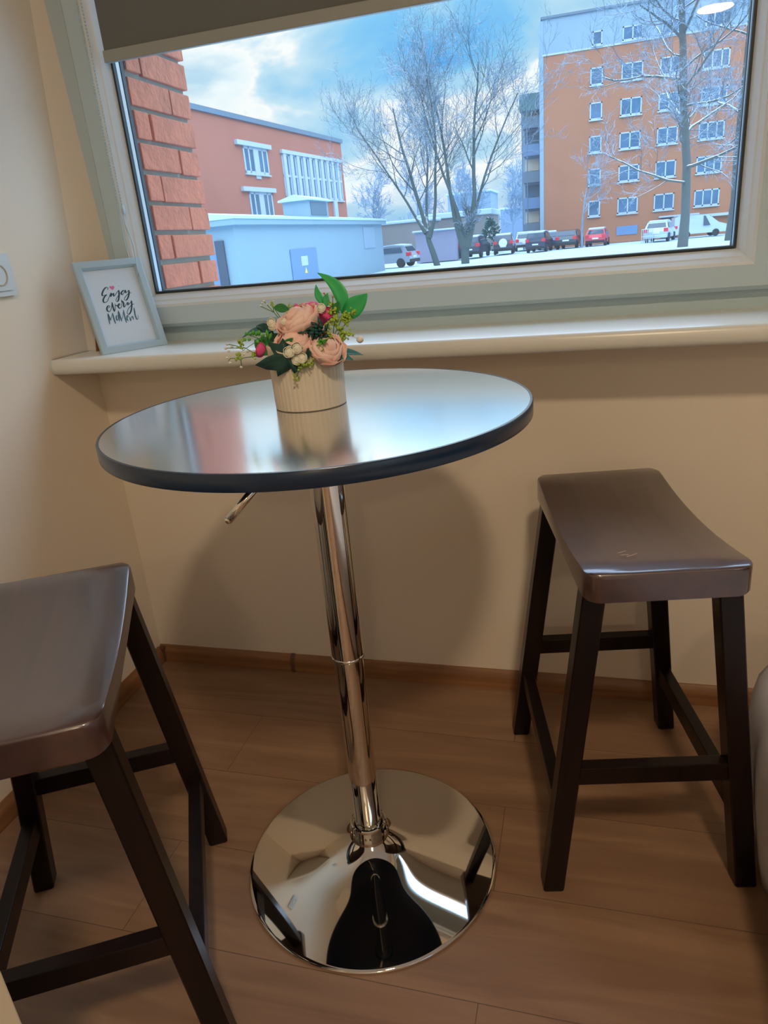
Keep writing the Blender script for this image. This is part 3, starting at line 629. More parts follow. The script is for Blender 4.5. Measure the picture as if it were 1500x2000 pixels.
bud(638, 612, 0.0, 0.009, MT['magenta'], (0.6, -0.5, 0.4), 22, 'small magenta bloom')
MT['leaf_dark'] = mat('dark_teal_green_leaf', (0.005, 0.060, 0.050), 0.45, noise=(30, 0.35))
MT['leaf_mid'] = mat('mid_green_leaf', (0.02, 0.19, 0.04), 0.45, noise=(30, 0.3))
MT['leaf_bright'] = mat('bright_green_leaf', (0.015, 0.42, 0.09), 0.4, noise=(40, 0.2), trans=0.1)
MT['lime'] = mat('lime_green', (0.36, 0.52, 0.06), 0.55, noise=(90, 0.3))
MT['bead'] = mat('cream_berry', (0.80, 0.78, 0.66), 0.5)
MT['stem'] = mat('green_stem', (0.10, 0.22, 0.05), 0.6)
MT['teal_leaf'] = mat('blue_green_eucalyptus', (0.04, 0.17, 0.17), 0.5)
def leaf(path, w, m, nrm=(0, -1, 0.2), fold=0.25, name='leaf', peak=0.45):
    """leaf blade along a 3-point path (base, mid, tip) with a fold on its midrib"""
    bm = NB(); a, b, c = path; nrm = Vector(nrm).normalized(); rows = []; n = 14
    for i in range(n + 1):
        t = i / n; p = a * (1 - t) ** 2 + b * 2 * t * (1 - t) + c * t * t
        d = ((b - a) * (1 - t) + (c - b) * t).normalized(); s = d.cross(nrm).normalized()
        h = w * (math.sin(pi * t ** (math.log(0.5) / math.log(peak)))) ** 0.85 if 0 < t < 1 else 0.0004
        nn = s.cross(d)
        rows.append([bm.verts.new(p + s * h * k + nn * (abs(k) * h * fold)) for k in (-1, -0.5, 0, 0.5, 1)])
    for A, B in zip(rows, rows[1:]):
        for k in range(4): bm.faces.new((A[k], A[k + 1], B[k + 1], B[k]))
    o = obj(name, bm, m, pot, smooth=True); md = o.modifiers.new('thickness', 'SOLIDIFY'); md.thickness = 0.0005; return o
P3 = lambda a, b, c, dy=(0, 0, 0): [pt(*a, dy[0]), pt(*b, dy[1]), pt(*c, dy[2])]
leaf(P3((667, 612), (682, 563), (620, 533), (0.01, 0.01, 0.015)), 0.0098, MT['leaf_bright'], peak=0.42)
leaf(P3((668, 616), (700, 600), (717, 573), (0.01, 0.0, -0.005)), 0.0135, MT['leaf_bright'], peak=0.42)
leaf(P3((632, 594), (620, 580), (617, 556), (0.02, 0.02, 0.02)), 0.0052, MT['leaf_bright'])
leaf(P3((637, 600), (635, 588), (640, 572), (0.02, 0.02, 0.02)), 0.006, MT['leaf_bright'])
leaf(P3((650, 612), (660, 600), (662, 588), (0.0, 0.0, 0.0)), 0.006, MT['leaf_mid'])
leaf(P3((640, 690), (668, 685), (709, 693), (0.0, 0.0, 0.01)), 0.0085, MT['teal_leaf'], (0, -0.5, 1))
leaf(P3((640, 700), (660, 692), (690, 703), (-0.01, -0.02, -0.02)), 0.008, MT['teal_leaf'], (0, -0.5, 1))
leaf(P3((640, 698), (650, 704), (662, 706), (-0.02, -0.03, -0.03)), 0.007, MT['leaf_dark'], (0, -0.7, 1))
leaf(P3((662, 690), (667, 678), (668, 668), (0.0, 0.0, 0.0)), 0.006, MT['teal_leaf'])
leaf(P3((530, 648), (498, 640), (473, 660), (0.0, 0.0, 0.01)), 0.008, MT['teal_leaf'], (0, -0.6, 1))
leaf(P3((535, 655), (515, 634), (500, 637), (0.0, 0.0, 0.01)), 0.007, MT['leaf_dark'], (0, -0.6, 1))
leaf(P3((565, 605), (548, 600), (534, 601), (0.0, 0.0, 0.0)), 0.006, MT['leaf_mid'])
leaf(P3((540, 680), (515, 680), (497, 664), (-0.02, -0.02, -0.01)), 0.013, MT['leaf_mid'], (0, -1, 0.3))
leaf(P3((560, 690), (540, 665), (525, 655), (-0.02, -0.02, -0.01)), 0.012, MT['leaf_dark'], (0, -1, 0.3))
leaf(P3((548, 690), (560, 672), (572, 660), (-0.045, -0.05, -0.05)), 0.006, MT['leaf_mid'])
leaf(P3((560, 650), (575, 640), (605, 636), (-0.03, -0.035, -0.03)), 0.006, MT['leaf_mid'], (0, -0.6, 1))
leaf(P3((575, 650), (590, 642), (612, 648), (-0.03, -0.035, -0.03)), 0.007, MT['leaf_dark'], (0, -0.6, 1))
leaf(P3((585, 700), (600, 692), (607, 680), (-0.045, -0.05, -0.05)), 0.007, MT['leaf_dark'])
# ivy leaf: lobed blade hanging over the rim
bm = NB(); cpt = pt(560, 697, -0.062)
poly = [(498, 713), (520, 698), (535, 692), (522, 668), (545, 672), (552, 660), (560, 670), (572, 676), (575, 692), (580, 708), (582, 724), (575, 730), (568, 721), (542, 736), (540, 724), (520, 722)]
vs = []
for i, (x, y) in enumerate(poly): vs.append(bm.verts.new(pt(x, y, -0.056 - (0.004 if i % 3 else -0.004))))
cv = bm.verts.new(cpt)
for i in range(len(vs)): bm.faces.new((cv, vs[(i + 1) % len(vs)], vs[i]))
bmesh.ops.subdivide_edges(bm, edges=bm.edges[:], cuts=1, use_grid_fill=True)
o = obj('ivy_leaf', bm, MT['leaf_dark'], pot, smooth=True, label='large dark lobed leaf'); md = o.modifiers.new('thickness', 'SOLIDIFY'); md.thickness = 0.0006
# coiled dark succulent
bm = NB(); rnd = random.Random(4); c0 = pt(623, 648, -0.028)
for i in range(26):
    a = i * 2.4; r = 0.003 + 0.0007 * i; z = 0.012 - 0.0009 * i
    p0 = c0 + Vector((r * cos(a) * 0.6, -0.004 - z * 0.2, r * sin(a) * 0.55)); p1 = c0 + Vector((r * cos(a + 0.5) * 1.1, -0.008 - z, r * sin(a + 0.5) * 1.0))
    tube(bm, [p0, (p0 + p1) / 2 + Vector((0, -0.003, 0)), p1], [0.0022, 0.0026, 0.0006], 5)
obj('green_rosette', bm, MT['leaf_dark'], pot, smooth=True)
# sprigs: stems with beads or leaflets
def sprig(name, stems, ends, m_end, r_end, m_stem=None, seed=0, lab=None, cluster=0):
    rnd = random.Random(seed); bm = NB()
    for S in stems: tube(bm, [pt(*p) for p in S], 0.0006, 5, mi=0)
    for (x, y, dy) in ends:
        c = pt(x, y, dy)
        if cluster:
            for _ in range(cluster):
                d = Vector((rnd.gauss(0, 1), rnd.gauss(0, 1), rnd.gauss(0, 1))).normalized() * r_end * rnd.uniform(0.5, 2.2)
                blob(bm, c + d, r_end * rnd.uniform(0.4, 0.8), 1, mi=1, sq=(1, 1, rnd.uniform(0.6, 1.5)))
        else: blob(bm, c, r_end * rnd.uniform(0.85, 1.15), 2, mi=1, sq=(1, 1, 0.85))
    return obj(name, bm, [m_stem or MT['stem'], m_end], pot, smooth=True, label=lab)
sprig('berry_sprig', [[(505, 695, -.02), (480, 680, -.02), (444, 672, -.02)], [(480, 680, -.02), (441, 680, -.02)], [(505, 695, -.02), (470, 700, -.03), (450, 700, -.03)], [(470, 700, -.03), (472, 716, -.03)], [(450, 700, -.03), (446, 705, -.03)]],
      [(444, 672, -.02), (441, 680, -.02), (447, 686, -.02), (443, 699, -.03), (449, 709, -.03), (471, 717, -.03), (484, 686, -.02), (476, 692, -.02), (453, 677, -.02)], MT['bead'], 0.0022, lab='fine cream berry sprig on the left')
sprig('filler_blossom', [[(530, 690, -.02), (500, 696, -.02), (470, 700, -.02)]], [(468, 698, -.03), (470, 675, -.02), (496, 694, -.03), (470, 668, -.02)], MT['lime'], 0.0030, seed=3, cluster=12)
sprig('berry_sprig', [[(560, 640, 0), (535, 610, 0), (515, 588, 0)], [(535, 610, 0), (532, 590, 0)], [(535, 610, 0), (508, 598, 0)]], [(515, 588, 0), (509, 597, 0), (521, 594, 0), (534, 588, 0), (512, 592, 0)], MT['bead'], 0.0014, lab='fine cream sprig behind the peony')
sprig('filler_blossom', [[(575, 625, 0), (567, 600, 0)], [(560, 640, 0), (533, 598, 0)]], [(532, 595, 0), (566, 597, 0.0)], MT['lime'], 0.0022, seed=6, cluster=9)
sprig('filler_blossom', [[(640, 680, 0), (660, 640, 0), (672, 612, 0)], [(650, 660, 0), (655, 610, 0), (645, 590, 0)], [(655, 660, 0), (680, 625, 0), (690, 615, 0)]],
      [(650, 595, 0.005), (655, 606, 0), (648, 614, 0), (656, 622, -.005), (662, 640, -.005), (670, 620, 0), (680, 618, 0), (685, 612, 0), (676, 630, 0), (668, 650, 0), (667, 662, 0), (640, 640, -.02), (643, 655, -.03), (682, 652, 0), (650, 630, -.01)], MT['lime'], 0.0033, seed=7, cluster=12, lab='lime green filler blossom on the right')
sprig('filler_blossom', [[(600, 690, -.04), (590, 705, -.055), (580, 735, -.06)], [(590, 705, -.055), (606, 720, -.06)]], [(590, 703, -.056), (597, 712, -.056), (578, 737, -.06), (605, 708, -.056), (587, 716, -.06)], MT['lime'], 0.0030, seed=9, cluster=10)
sprig('twig', [[(656, 612, 0), (650, 600, 0), (640, 585, 0), (633, 573, 0)], [(650, 600, 0), (650, 580, 0)]], [(633, 573, .0), (650, 580, 0)], mat('rusty_bud', (0.45, 0.20, 0.12), 0.6), 0.0016, seed=1)
# small cream rosebuds
for (x, y, dy, r) in ((580, 680, -.058, .0075), (565, 688, -.060, .0078), (590, 700, -.058, .0072), (580, 704, -.058, .0065), (627, 602, -.01, .0065), (533, 637, -.02, .006), (530, 630, -.02, .006), (554, 628, -.03, .0045)):
    o = peony(pt(x, y, dy), r, (0.1, -1, 0.35), MT['bead'], int(x), 3, 0.8); o.name = 'cream_rosebud'
bm = NB(); blob(bm, pt(703, 663, 0.0), 0.0050, 3); tube(bm, [pt(672, 652, 0), pt(690, 657, 0), pt(702, 663, 0)], 0.0006, 5); obj('cream_berry', bm, MT['bead'], pot, smooth=True, label='single cream berry on a thin stem')
bm = NB()
for k in range(14):
    a = k * 0.45; c = pt(625, 684, -.048); q = c + Vector((0.0055 * cos(a), 0, 0.0065 * sin(a) + 0.006 * (k / 14)))
    if k == 0: P = []
    P.append(q)
tube(bm, P, 0.0006, 5); obj('tendril', bm, MT['lime'], pot, smooth=True)
# fern sprig with bright leaflets on the left
bm = NB(); tube(bm, [pt(530, 690, -.02), pt(508, 662, -.02), pt(480, 652, -.02)], 0.0007, 5)
tube(bm, [pt(508, 662, -.02), pt(474, 685, -.02)], 0.0005, 5)
for (x, y, dx, dyy) in ((482, 656, -2, -8), (488, 660, -3, 6), (495, 655, -1, -10), (500, 664, 5, 6), (506, 656, 0, -11), (510, 660, 6, -8), (524, 660, -4, -16), (526, 664, 4, -14), (480, 662, -4, 3), (488, 655, 2, -6), (500, 656, 2, -9)):
    a = pt(x, y, -.024); b = pt(x + dx, y + dyy, -.028); tube(bm, [a, a * .65 + b * .35, a * .3 + b * .7, b], [0.0008, 0.0026, 0.0022, 0.0004], 6)
obj('fern_sprig', bm, mat('spring_green_leaf', (0.10, 0.42, 0.05), 0.45), pot, smooth=True)
bm = NB(); rnd = random.Random(9)
for k in range(9):
    a = pt(632, 668, -.04); b = pt(632 + rnd.uniform(-14, 12), 672 + rnd.uniform(-12, 4), -.052); tube(bm, [a, (a + b) / 2, b], [0.0008, 0.0020, 0.0004], 5)
obj('fern_sprig', bm, bpy.data.materials['spring_green_leaf'], pot, smooth=True)

# ------------------------------------------------------------------ cream cabinet (its corner shows bottom left) and covered sofa (right edge)
cb = thing('side_cabinet', 'cream side cabinet whose corner shows at the bottom left beside the stool', 'cabinet', (0.0, 0, 0))
cx1, cy1 = 0.645, -1.156
bm = NB(); box(bm, (0.017, -1.75, 0.0), (cx1, cy1, 0.70), 0.002); obj('cabinet_body', bm, mat('cream_cabinet_lacquer', (0.78, 0.66, 0.46), 0.5), cb)
bm = NB(); box(bm, (0.001, -1.76, 0.70), (cx1 + 0.006, cy1 + 0.004, 0.722), 0.003); obj('cabinet_top', bm, bpy.data.materials['cream_cabinet_lacquer'], cb)
for k, z in enumerate((0.06, 0.38)):
    bm = NB(); box(bm, (cx1, -1.735, z), (cx1 + 0.004, cy1 - 0.09, z + 0.30), 0.001); d = obj('drawer', bm, bpy.data.materials['cream_cabinet_lacquer'], cb)
    bm = NB(); tube(bm, [(cx1 + 0.004, -1.50, z + 0.22), (cx1 + 0.022, -1.50, z + 0.22), (cx1 + 0.022, -1.38, z + 0.22), (cx1 + 0.004, -1.38, z + 0.22)], 0.004, 8); obj('handle', bm, MT['chrome'], d, smooth=True)

sf = thing('sofa', 'low dark sofa under a pale cover at the right edge of the room', 'sofa', (0, 0, 0))
MT['sofa'] = mat('charcoal_upholstery', (0.03, 0.032, 0.035), 0.9, bump=(300, 0.3, 0.001))
bm = NB(); box(bm, (1.50, -1.95, 0.05), (2.35, -0.42, 0.28), 0.02); obj('sofa_base', bm, MT['sofa'], sf, smooth='auto')
bm = NB(); box(bm, (1.48, -1.93, 0.26), (2.30, -0.40, 0.335), 0.03); obj('seat_cushion', bm, MT['sofa'], sf, smooth='auto')
bm = NB(); box(bm, (2.28, -1.95, 0.26), (2.50, -0.40, 0.75), 0.05); obj('backrest', bm, MT['sofa'], sf, smooth='auto')
for (x, y) in ((1.55, -0.50), (1.55, -1.87), (2.30, -0.50), (2.30, -1.87)):
    bm = NB(); tube(bm, [(x, y, 0), (x, y, 0.06)], 0.02, 12); obj('leg', bm, MT['gasket'], sf, smooth='auto')
# cover: profile across the front edge, swept towards the room with soft folds
bm = NB(); rnd = random.Random(12); rows = []
prof = [(1.462, 0.004), (1.452, 0.05), (1.443, 0.10), (1.435, 0.15), (1.429, 0.20), (1.426, 0.245), (1.427, 0.285), (1.434, 0.320), (1.450, 0.346), (1.480, 0.356), (1.56, 0.352), (1.75, 0.350), (2.0, 0.350), (2.27, 0.352)]
ny = 90
for j in range(ny + 1):
    y = -0.362 - 1.50 * j / ny; row = []
    for i, (x, z) in enumerate(prof):
        k = max(0, 1 - z / 0.34) if i < 9 else 0
        f = 0.007 * k * sin(j * 0.55 + 0.6 * sin(j * 0.21)) + 0.004 * k * sin(j * 1.3)
        row.append(bm.verts.new((x + f + (0.012 * (1 - min(1, j / 3)) if i < 9 else 0), y, z + 0.002 * sin(j * 0.7 + i))))
    rows.append(row)
for A, B in zip(rows, rows[1:]):
    for i in range(len(prof) - 1): bm.faces.new((A[i], A[i + 1], B[i + 1], B[i]))
# the end that hangs down towards the window
end = []
for i in range(9, len(prof)):
    x = prof[i][0]; end.append([rows[0][i]] + [bm.verts.new((x + 0.005 * sin(i * 2.1), -0.356 + 0.010 * sin(i * 1.7 + k) * k / 4, 0.35 - 0.078 * k)) for k in range(1, 5)])
for A, B in zip(end, end[1:]):
    for k in range(4): bm.faces.new((A[k], A[k + 1], B[k + 1], B[k]))
o = obj('sofa_cover', bm, mat('pale_grey_cotton', (0.62, 0.62, 0.66), 0.9, bump=(250, 0.3, 0.001)), smooth=True)
md = o.modifiers.new('thickness', 'SOLIDIFY'); md.thickness = 0.004
tag(o, 'pale grey cloth cover hanging to the floor at the right edge', 'sofa cover')

# ------------------------------------------------------------------ outside
ZG = -0.60
MT['snow'] = mat('fresh_snow', (0.45, 0.60, 0.70), 0.8, noise=(0.25, 0.06), bump=(1.2, 0.25, 0.05))
bm = NB(); nx, ny_ = 60, 70; rnd = random.Random(1); g = []
for j in range(ny_ + 1):
    row = []
    for i in range(nx + 1):
        x = -70 + 140 * i / nx; y = 0.6 + 160 * (j / ny_) ** 1.3
        row.append(bm.verts.new((x, y, ZG + 0.05 * sin(x * 0.31 + 1) * cos(y * 0.23) - 0.02)))
    g.append(row)
for j in range(ny_):
    for i in range(nx): bm.faces.new((g[j][i], g[j][i + 1], g[j + 1][i + 1], g[j + 1][i]))
o = obj('snowy_ground', bm, MT['snow'], smooth=True); o['kind'] = 'structure'
# brick return of our own building beside the window: real bricks in a mortar core
MT['brick'] = mat('red_brick', (0.64, 0.190, 0.095), 0.85, noise=(22, 0.34), bump=(60, 0.9, 0.006))
MT['mortar'] = mat('grey_mortar', (0.32, 0.33, 0.26), 0.95, bump=(70, 0.6, 0.003))
bm = NB(); box(bm, (-0.9, 0.128, -0.7), (0.146, 0.390, 2.9)); o = obj('wall_brick_return', bm, MT['mortar']); struct(o)
bm = NB(); rnd = random.Random(5); PIT = 0.0668; z0 = 0.9910
for k in range(-16, 26):
    z = z0 + k * PIT; odd = k % 2
    cuts = [0.128, (0.190 if odd else 0.302), 0.400] 
    ys = [(0.128, cuts[1] - 0.004), (cuts[1] + 0.004, 0.400)]
    for a, b in ys:
        j = lambda s=0.0016: rnd.uniform(-s, s)
        box(bm, (-0.12, a + j(), z + 0.0055 + j()), (0.157 + j(), b + (j(0.004)), z + PIT - 0.0055 + j()), 0.0022)
obj('bricks', bm, MT['brick'], o, label='red bricks')
bm = NB(); box(bm, (-0.02, 0.128, 0.80), (2.6, 0.20, SZ - 0.01)); struct(obj('trim_1', bm, MT['spacer']))

def wallcard(name, A, B, z0, z1, depth, m, parent=None, side=1):
    """a solid block whose visible face runs from A to B; depth goes away from us"""
    A, B = Vector((*A, 0)), Vector((*B, 0)); d = (B - A).normalized(); n = Vector((-d.y, d.x, 0)) * side
    bm = NB(); P = [A, B, B + n * depth, A + n * depth]
    lo = [bm.verts.new((p.x, p.y, z0)) for p in P]; hi = [bm.verts.new((p.x, p.y, z1)) for p in P]
    bm.faces.new(lo[::-1]); bm.faces.new(hi)
    for i in range(4): bm.faces.new((lo[i], lo[(i + 1) % 4], hi[(i + 1) % 4], hi[i]))
    bmesh.ops.recalc_face_normals(bm, faces=bm.faces[:])
    return obj(name, bm, m, parent)
def facebox(bm, A, B, u0, u1, z0, z1, out, inn=0.0, side=1, mi=0):
    A, B = Vector((*A, 0)), Vector((*B, 0)); d = (B - A).normalized(); n = Vector((-d.y, d.x, 0)) * side
    P = [A + d * u0 - n * out, A + d * u1 - n * out, A + d * u1 + n * inn, A + d * u0 + n * inn]
    lo = [bm.verts.new((p.x, p.y, z0)) for p in P]; hi = [bm.verts.new((p.x, p.y, z1)) for p in P]
    F = [bm.faces.new(lo[::-1]), bm.faces.new(hi)] + [bm.faces.new((lo[i], lo[(i + 1) % 4], hi[(i + 1) % 4], hi[i])) for i in range(4)]
    for f in F: f.material_index = mi
    bmesh.ops.recalc_face_normals(bm, faces=F)
def far_window(A, B, u0, u1, z0, z1, parent, muls=(0.5,), fr=0.09, side=1, m=None, pane=None):
    bm = NB()
    facebox(bm, A, B, u0, u1, z0, z0 + fr, 0.05, 0.02, side); facebox(bm, A, B, u0, u1, z1 - fr, z1, 0.05, 0.02, side)
    facebox(bm, A, B, u0, u0 + fr, z0, z1, 0.05, 0.02, side); facebox(bm, A, B, u1 - fr, u1, z0, z1, 0.05, 0.02, side)
    for q in muls: c = u0 + (u1 - u0) * q; facebox(bm, A, B, c - fr * 0.5, c + fr * 0.5, z0, z1, 0.05, 0.02, side)
    facebox(bm, A, B, u0 - 0.06, u1 + 0.06, z0 - 0.10, z0 - 0.01, 0.14, 0.0, side)
    w = obj('window', bm, m or MT['farwhite'], parent)
    bm = NB(); facebox(bm, A, B, u0 + fr, u1 - fr, z0 + fr, z1 - fr, 0.02, 0.0, side); obj('pane', bm, pane or MT['farpane'], w)
    return w
MT['farwhite'] = mat('white_far_frames', (0.44, 0.53, 0.60), 0.6)
MT['farpane'] = mat('far_window_panes', (0.06, 0.14, 0.24), 0.12, spec=0.8, noise=(0.6, 0.6))
MT['orange'] = mat('orange_brick_facade', (0.40, 0.165, 0.082), 0.9, noise=(0.5, 0.12))
MT['redb'] = mat('red_brick_facade', (0.43, 0.15, 0.095), 0.9, noise=(0.4, 0.10))
MT['palepanel'] = mat('pale_grey_blue_cladding', (0.26, 0.37, 0.46), 0.8, noise=(0.3, 0.08))
MT['shed'] = mat('white_render', (0.225, 0.34, 0.41), 0.8, noise=(0.5, 0.04))
MT['greydoor'] = mat('blue_grey_metal_door', (0.13, 0.24, 0.42), 0.6)
MT['roofm'] = mat('slate_grey_roofing', (0.14, 0.20, 0.26), 0.8)
MT['darkm'] = mat('dark_recess', (0.05, 0.07, 0.10), 0.8)
MT['beige'] = mat('beige_render', (0.22, 0.21, 0.20), 0.9, noise=(0.4, 0.2))
MT['lilac'] = mat('lilac_painted_metal', (0.27, 0.27, 0.36), 0.7)

# orange six-storey block, facade on the line y = 62.7
A, B = (-2.28, 62.7), (26.0, 62.7)
ob = thing('apartment_block', 'tall orange apartment block with pale top floor, behind the bare trees on the right', 'building', (A[0], A[1], ZG))
def rel(o, parent):
    o.parent = parent; o.matrix_parent_inverse = Matrix.Translation(-Vector(parent.location)); return o
def sub(parent, o): o.matrix_parent_inverse = Matrix.Translation(-Vector(parent.location)); return o
sub(ob, wallcard('wall', A, B, ZG, 13.34, 12, MT['orange'], ob, 1))
sub(ob, wallcard('top_storey', A, B, 13.34, 15.69, 12, MT['palepanel'], ob, 1))
bm = NB(); facebox(bm, A, B, -0.1, 28.4, 15.69, 15.85, 0.12, 12.1); sub(ob, obj('roof_edge', bm, MT['roofm'], ob))
bm = NB(); facebox(bm, A, B, -0.02, 28.3, 13.28, 13.40, 0.06); sub(ob, obj('ledge', bm, MT['farwhite'], ob))
bm = NB(); facebox(bm, A, B, -0.22, 0.10, ZG, 15.6, 0.04, 0.2); sub(ob, obj('corner_strip', bm, MT['palepanel'], ob))
rows = [1.56, 3.90, 6.22, 8.53, 10.87]
cols = [(3.60, 4.52, ()), (5.86, 7.40, (0.5,)), (8.60, 10.08, (0.5,)), (11.55, 13.35, (0.35, 0.7)), (14.6, 16.1, (0.5,)), (17.5, 19.0, (0.5,)), (20.4, 21.9, (0.5,))]
for z in rows:
    for (u0, u1, mu) in cols: sub(ob, far_window(A, B, u0, u1, z, z + 1.17, ob, mu))
for (u0, u1, mu) in cols: sub(ob, far_window(A, B, u0 + (0.1 if u1 - u0 < 1 else 0), u1 - 0.1, 13.48, 14.4, ob, mu if u1 - u0 > 1 else (), m=(MT['farwhite'])))
bm = NB(); facebox(bm, A, B, 5.85, 7.45, -0.05, 0.62, 0.05); sub(ob, obj('basement_grille', bm, MT['greydoor'], ob))
bm = NB(); facebox(bm, A, B, 9.25, 10.45, ZG, 0.95, 0.06); dd = obj('entrance_door', bm, MT['darkm'], ob); sub(ob, dd)
bm = NB(); facebox(bm, A, B, 9.0, 11.9, 0.98, 1.10, 0.9); sub(ob, obj('entrance_canopy', bm, MT['farwhite'], ob))
bm = NB(); facebox(bm, A, B, 12.6, 16.2, 0.75, 0.95, 0.4); sub(ob, obj('snowy_ledge', bm, MT['farwhite'], ob))
bm = NB(); facebox(bm, A, B, 10.75, 11.35, -0.15, 0.95, 0.3, -0.2); sg = obj('red_sign', bm, mat('bright_red_sign', (0.85, 0.07, 0.10), 0.6)); 
tag(sg, 'red sign board beside the dark entrance of the orange block', 'sign')
# stepped wing with balconies on its left
A2, B2 = (-4.15, 66.0), (-2.6, 66.0)
wg = thing('balcony_wing', 'narrow pale wing with stacked balconies left of the orange block', 'building', (A2[0], A2[1], ZG))
sub(wg, wallcard('wall', A2, (-2.6, 66.0), ZG, 10.2, 6, mat('pale_wing_render', (0.28, 0.38, 0.46), 0.8), wg, 1))
bm = NB(); facebox(bm, A2, B2, -0.1, 1.5, 10.1, 11.3, 1.0, 0.6); sub(wg, obj('canopy', bm, mat('dark_teal_metal', (0.08, 0.18, 0.20), 0.6), wg))
for k in range(5):
    z = 0.6 + 2.05 * k
    bm = NB(); facebox(bm, A2, B2, 0.15, 1.5, z, z + 0.85, 1.0, 0.0); sub(wg, obj('balcony', bm, MT['greydoor'] if k % 2 else MT['roofm'], wg))
    bm = NB(); facebox(bm, A2, B2, 0.25, 1.4, z + 0.95, z + 1.85, 0.04); sub(wg, obj('window', bm, MT['farpane'] if k % 2 else mat('pale_curtain', (0.62, 0.60, 0.50), 0.8), wg))  # every other window filled with a pale cream tone
bm = NB()
for u in (0.05, 0.45): facebox(bm, A2, B2, u, u + 0.08, ZG, 10.4, 1.02, -0.94)
sub(wg, obj('drain_pipe', bm, MT['roofm'], wg))

# three-storey red brick school, facade running away from us on the left
A, B = (-22.6, 27.0), (-19.3, 63.2)
sch = thing('brick_building', 'long red brick building with white-framed windows behind the white hut', 'building', (A[0], A[1], ZG))
d_ = (Vector(B) - Vector(A)).normalized()
def su(px, py):
    """distance along the school facade of the point seen at px, py, and its height"""
    a = Vector((*A, 0)); n = Vector((-d_.y, d_.x, 0)); r = ray(px, py); t = (a - CAM).dot(n) / r.dot(n); p = CAM + r * t
    return (Vector((p.x, p.y)) - Vector(A)).dot(d_), p.z
UE = (Vector(B) - Vector(A)).length
sub(sch, wallcard('wall', A, B, ZG, 9.32, 14, MT['redb'], sch, 1))
bm = NB(); facebox(bm, A, B, -0.1, UE + 0.15, 9.32, 9.62, 0.14, 14.2); sub(sch, obj('roof_edge', bm, MT['roofm'], sch))
u0 = su(500, 242)[0]; u1 = su(618, 268)[0]
bm = NB(); facebox(bm, A, B, u0, u1, 9.62, 10.15, -1.6, 7.0); sub(sch, obj('roof_vent_block', bm, MT['roofm'], sch))
u0 = su(620, 268)[0]; bm = NB(); facebox(bm, A, B, u0, u0 + 2.2, 9.62, 10.0, -1.0, 4.0); sub(sch, obj('roof_vent_block', bm, MT['roofm'], sch))
def school_window(l, r, t, b):
    ua, zt = su(*l); ub, _ = su(*r); zb = su(l[0], b)[1]
    w = sub(sch, far_window(A, B, ua, ub, zb, zt, sch, (0.22, 0.42, 0.58, 0.78), fr=0.16))
    bm = NB(); c = (ua + ub) / 2; h = (ub - ua) * 0.10; facebox(bm, A, B, c - h, c + h, zb - 0.3, zt, 0.07, 0.0); obj('pier', bm, MT['farwhite'], w)
    bm = NB(); facebox(bm, A, B, ua - 0.9, ub + 0.4, zt, zt + 0.28, 0.22, 0.0); sub(sch, obj('lintel', bm, MT['farwhite'], sch))
school_window((472, 284), (520, 293), 0, 337)
school_window((485, 374), (530, 378), 0, 430)
ua, zt = su(548, 298); ub, _ = su(664, 325); zb = 4.75
w = sub(sch, far_window(A, B, ua, ub, zb, zt, sch, tuple((i + 1) / 10 for i in range(9)), fr=0.16))
bm = NB()
for i in range(10):
    c = ua + (ub - ua) * (i + 0.08) / 10; facebox(bm, A, B, c, c + (ub - ua) * 0.040, zb, zt, 0.16, 0.0)
facebox(bm, A, B, ua - 0.1, ub + 0.1, zt - 0.05, zt + 0.2, 0.2, 0.0); facebox(bm, A, B, ua, ub, (zb + zt) / 2 - 0.08, (zb + zt) / 2 + 0.08, 0.08, 0.0)
obj('pier', bm, MT['farwhite'], w)
u3 = su(650, 400)[0]
bm = NB(); facebox(bm, A, B, u3, u3 + 0.7, ZG, zb, 0.16, 0.0); sub(sch, obj('pilaster', bm, MT['farwhite'], sch))

# white transformer hut with shallow snowy roof
hx = -11.0; hy0, hy1 = 23.3, 43.7
hut = thing('utility_hut', 'long white rendered hut with grey doors and snow on its roof', 'hut', (hx, hy0, ZG))
bm = NB(); box(bm, (hx - 7.0, hy0, ZG), (hx, hy1, 2.12)); 
sub(hut, obj('wall', bm, MT['shed'], hut))
bm = NB(); prism(bm, [(hx + 0.22, 2.10), (hx + 0.22, 2.30), (hx - 3.4, 2.75), (hx - 7.2, 2.30), (hx - 7.2, 2.10)], hy0 - 0.3, hy1 + 0.3, 'y'); sub(hut, obj('roof', bm, MT['shed'], hut))
bm = NB(); prism(bm, [(hx + 0.26, 2.30), (hx + 0.26, 2.40), (hx - 3.4, 2.86), (hx - 7.2, 2.40), (hx - 7.2, 2.30)], hy0 - 0.33, hy1 + 0.33, 'y'); sub(hut, obj('roof_snow', bm, MT['snow'], hut))
bm = NB(); box(bm, (hx, 28.27, ZG), (hx + 0.05, 31.5, 1.11), 0.01); dd = sub(hut, obj('metal_door', bm, MT['greydoor'], hut))
bm = NB(); box(bm, (hx + 0.05, 29.4, 0.40), (hx + 0.06, 30.2, 0.80)); obj('notice', bm, MT['farwhite'], dd)
bm = NB(); prism(bm, [(29.70, 0.08), (30.00, 0.08), (29.85, 0.32)], hx + 0.05, hx + 0.06, 'x'); obj('warning_triangle', bm, mat('warning_yellow', (0.80, 0.72, 0.08), 0.6), dd, label='yellow warning triangle')
bm = NB(); box(bm, (hx, 39.5, 0.82), (hx + 0.04, 41.8, 1.96)); vg = sub(hut, obj('louvre_window', bm, mat('grey_louvre', (0.26, 0.36, 0.46), 0.6), hut))
bm = NB(); box(bm, (-11.80, hy0 - 0.10, 0.0 + ZG), (-11.46, hy0, 1.62)); sub(hut, obj('side_pillar', bm, MT['darkm'], hut)); 
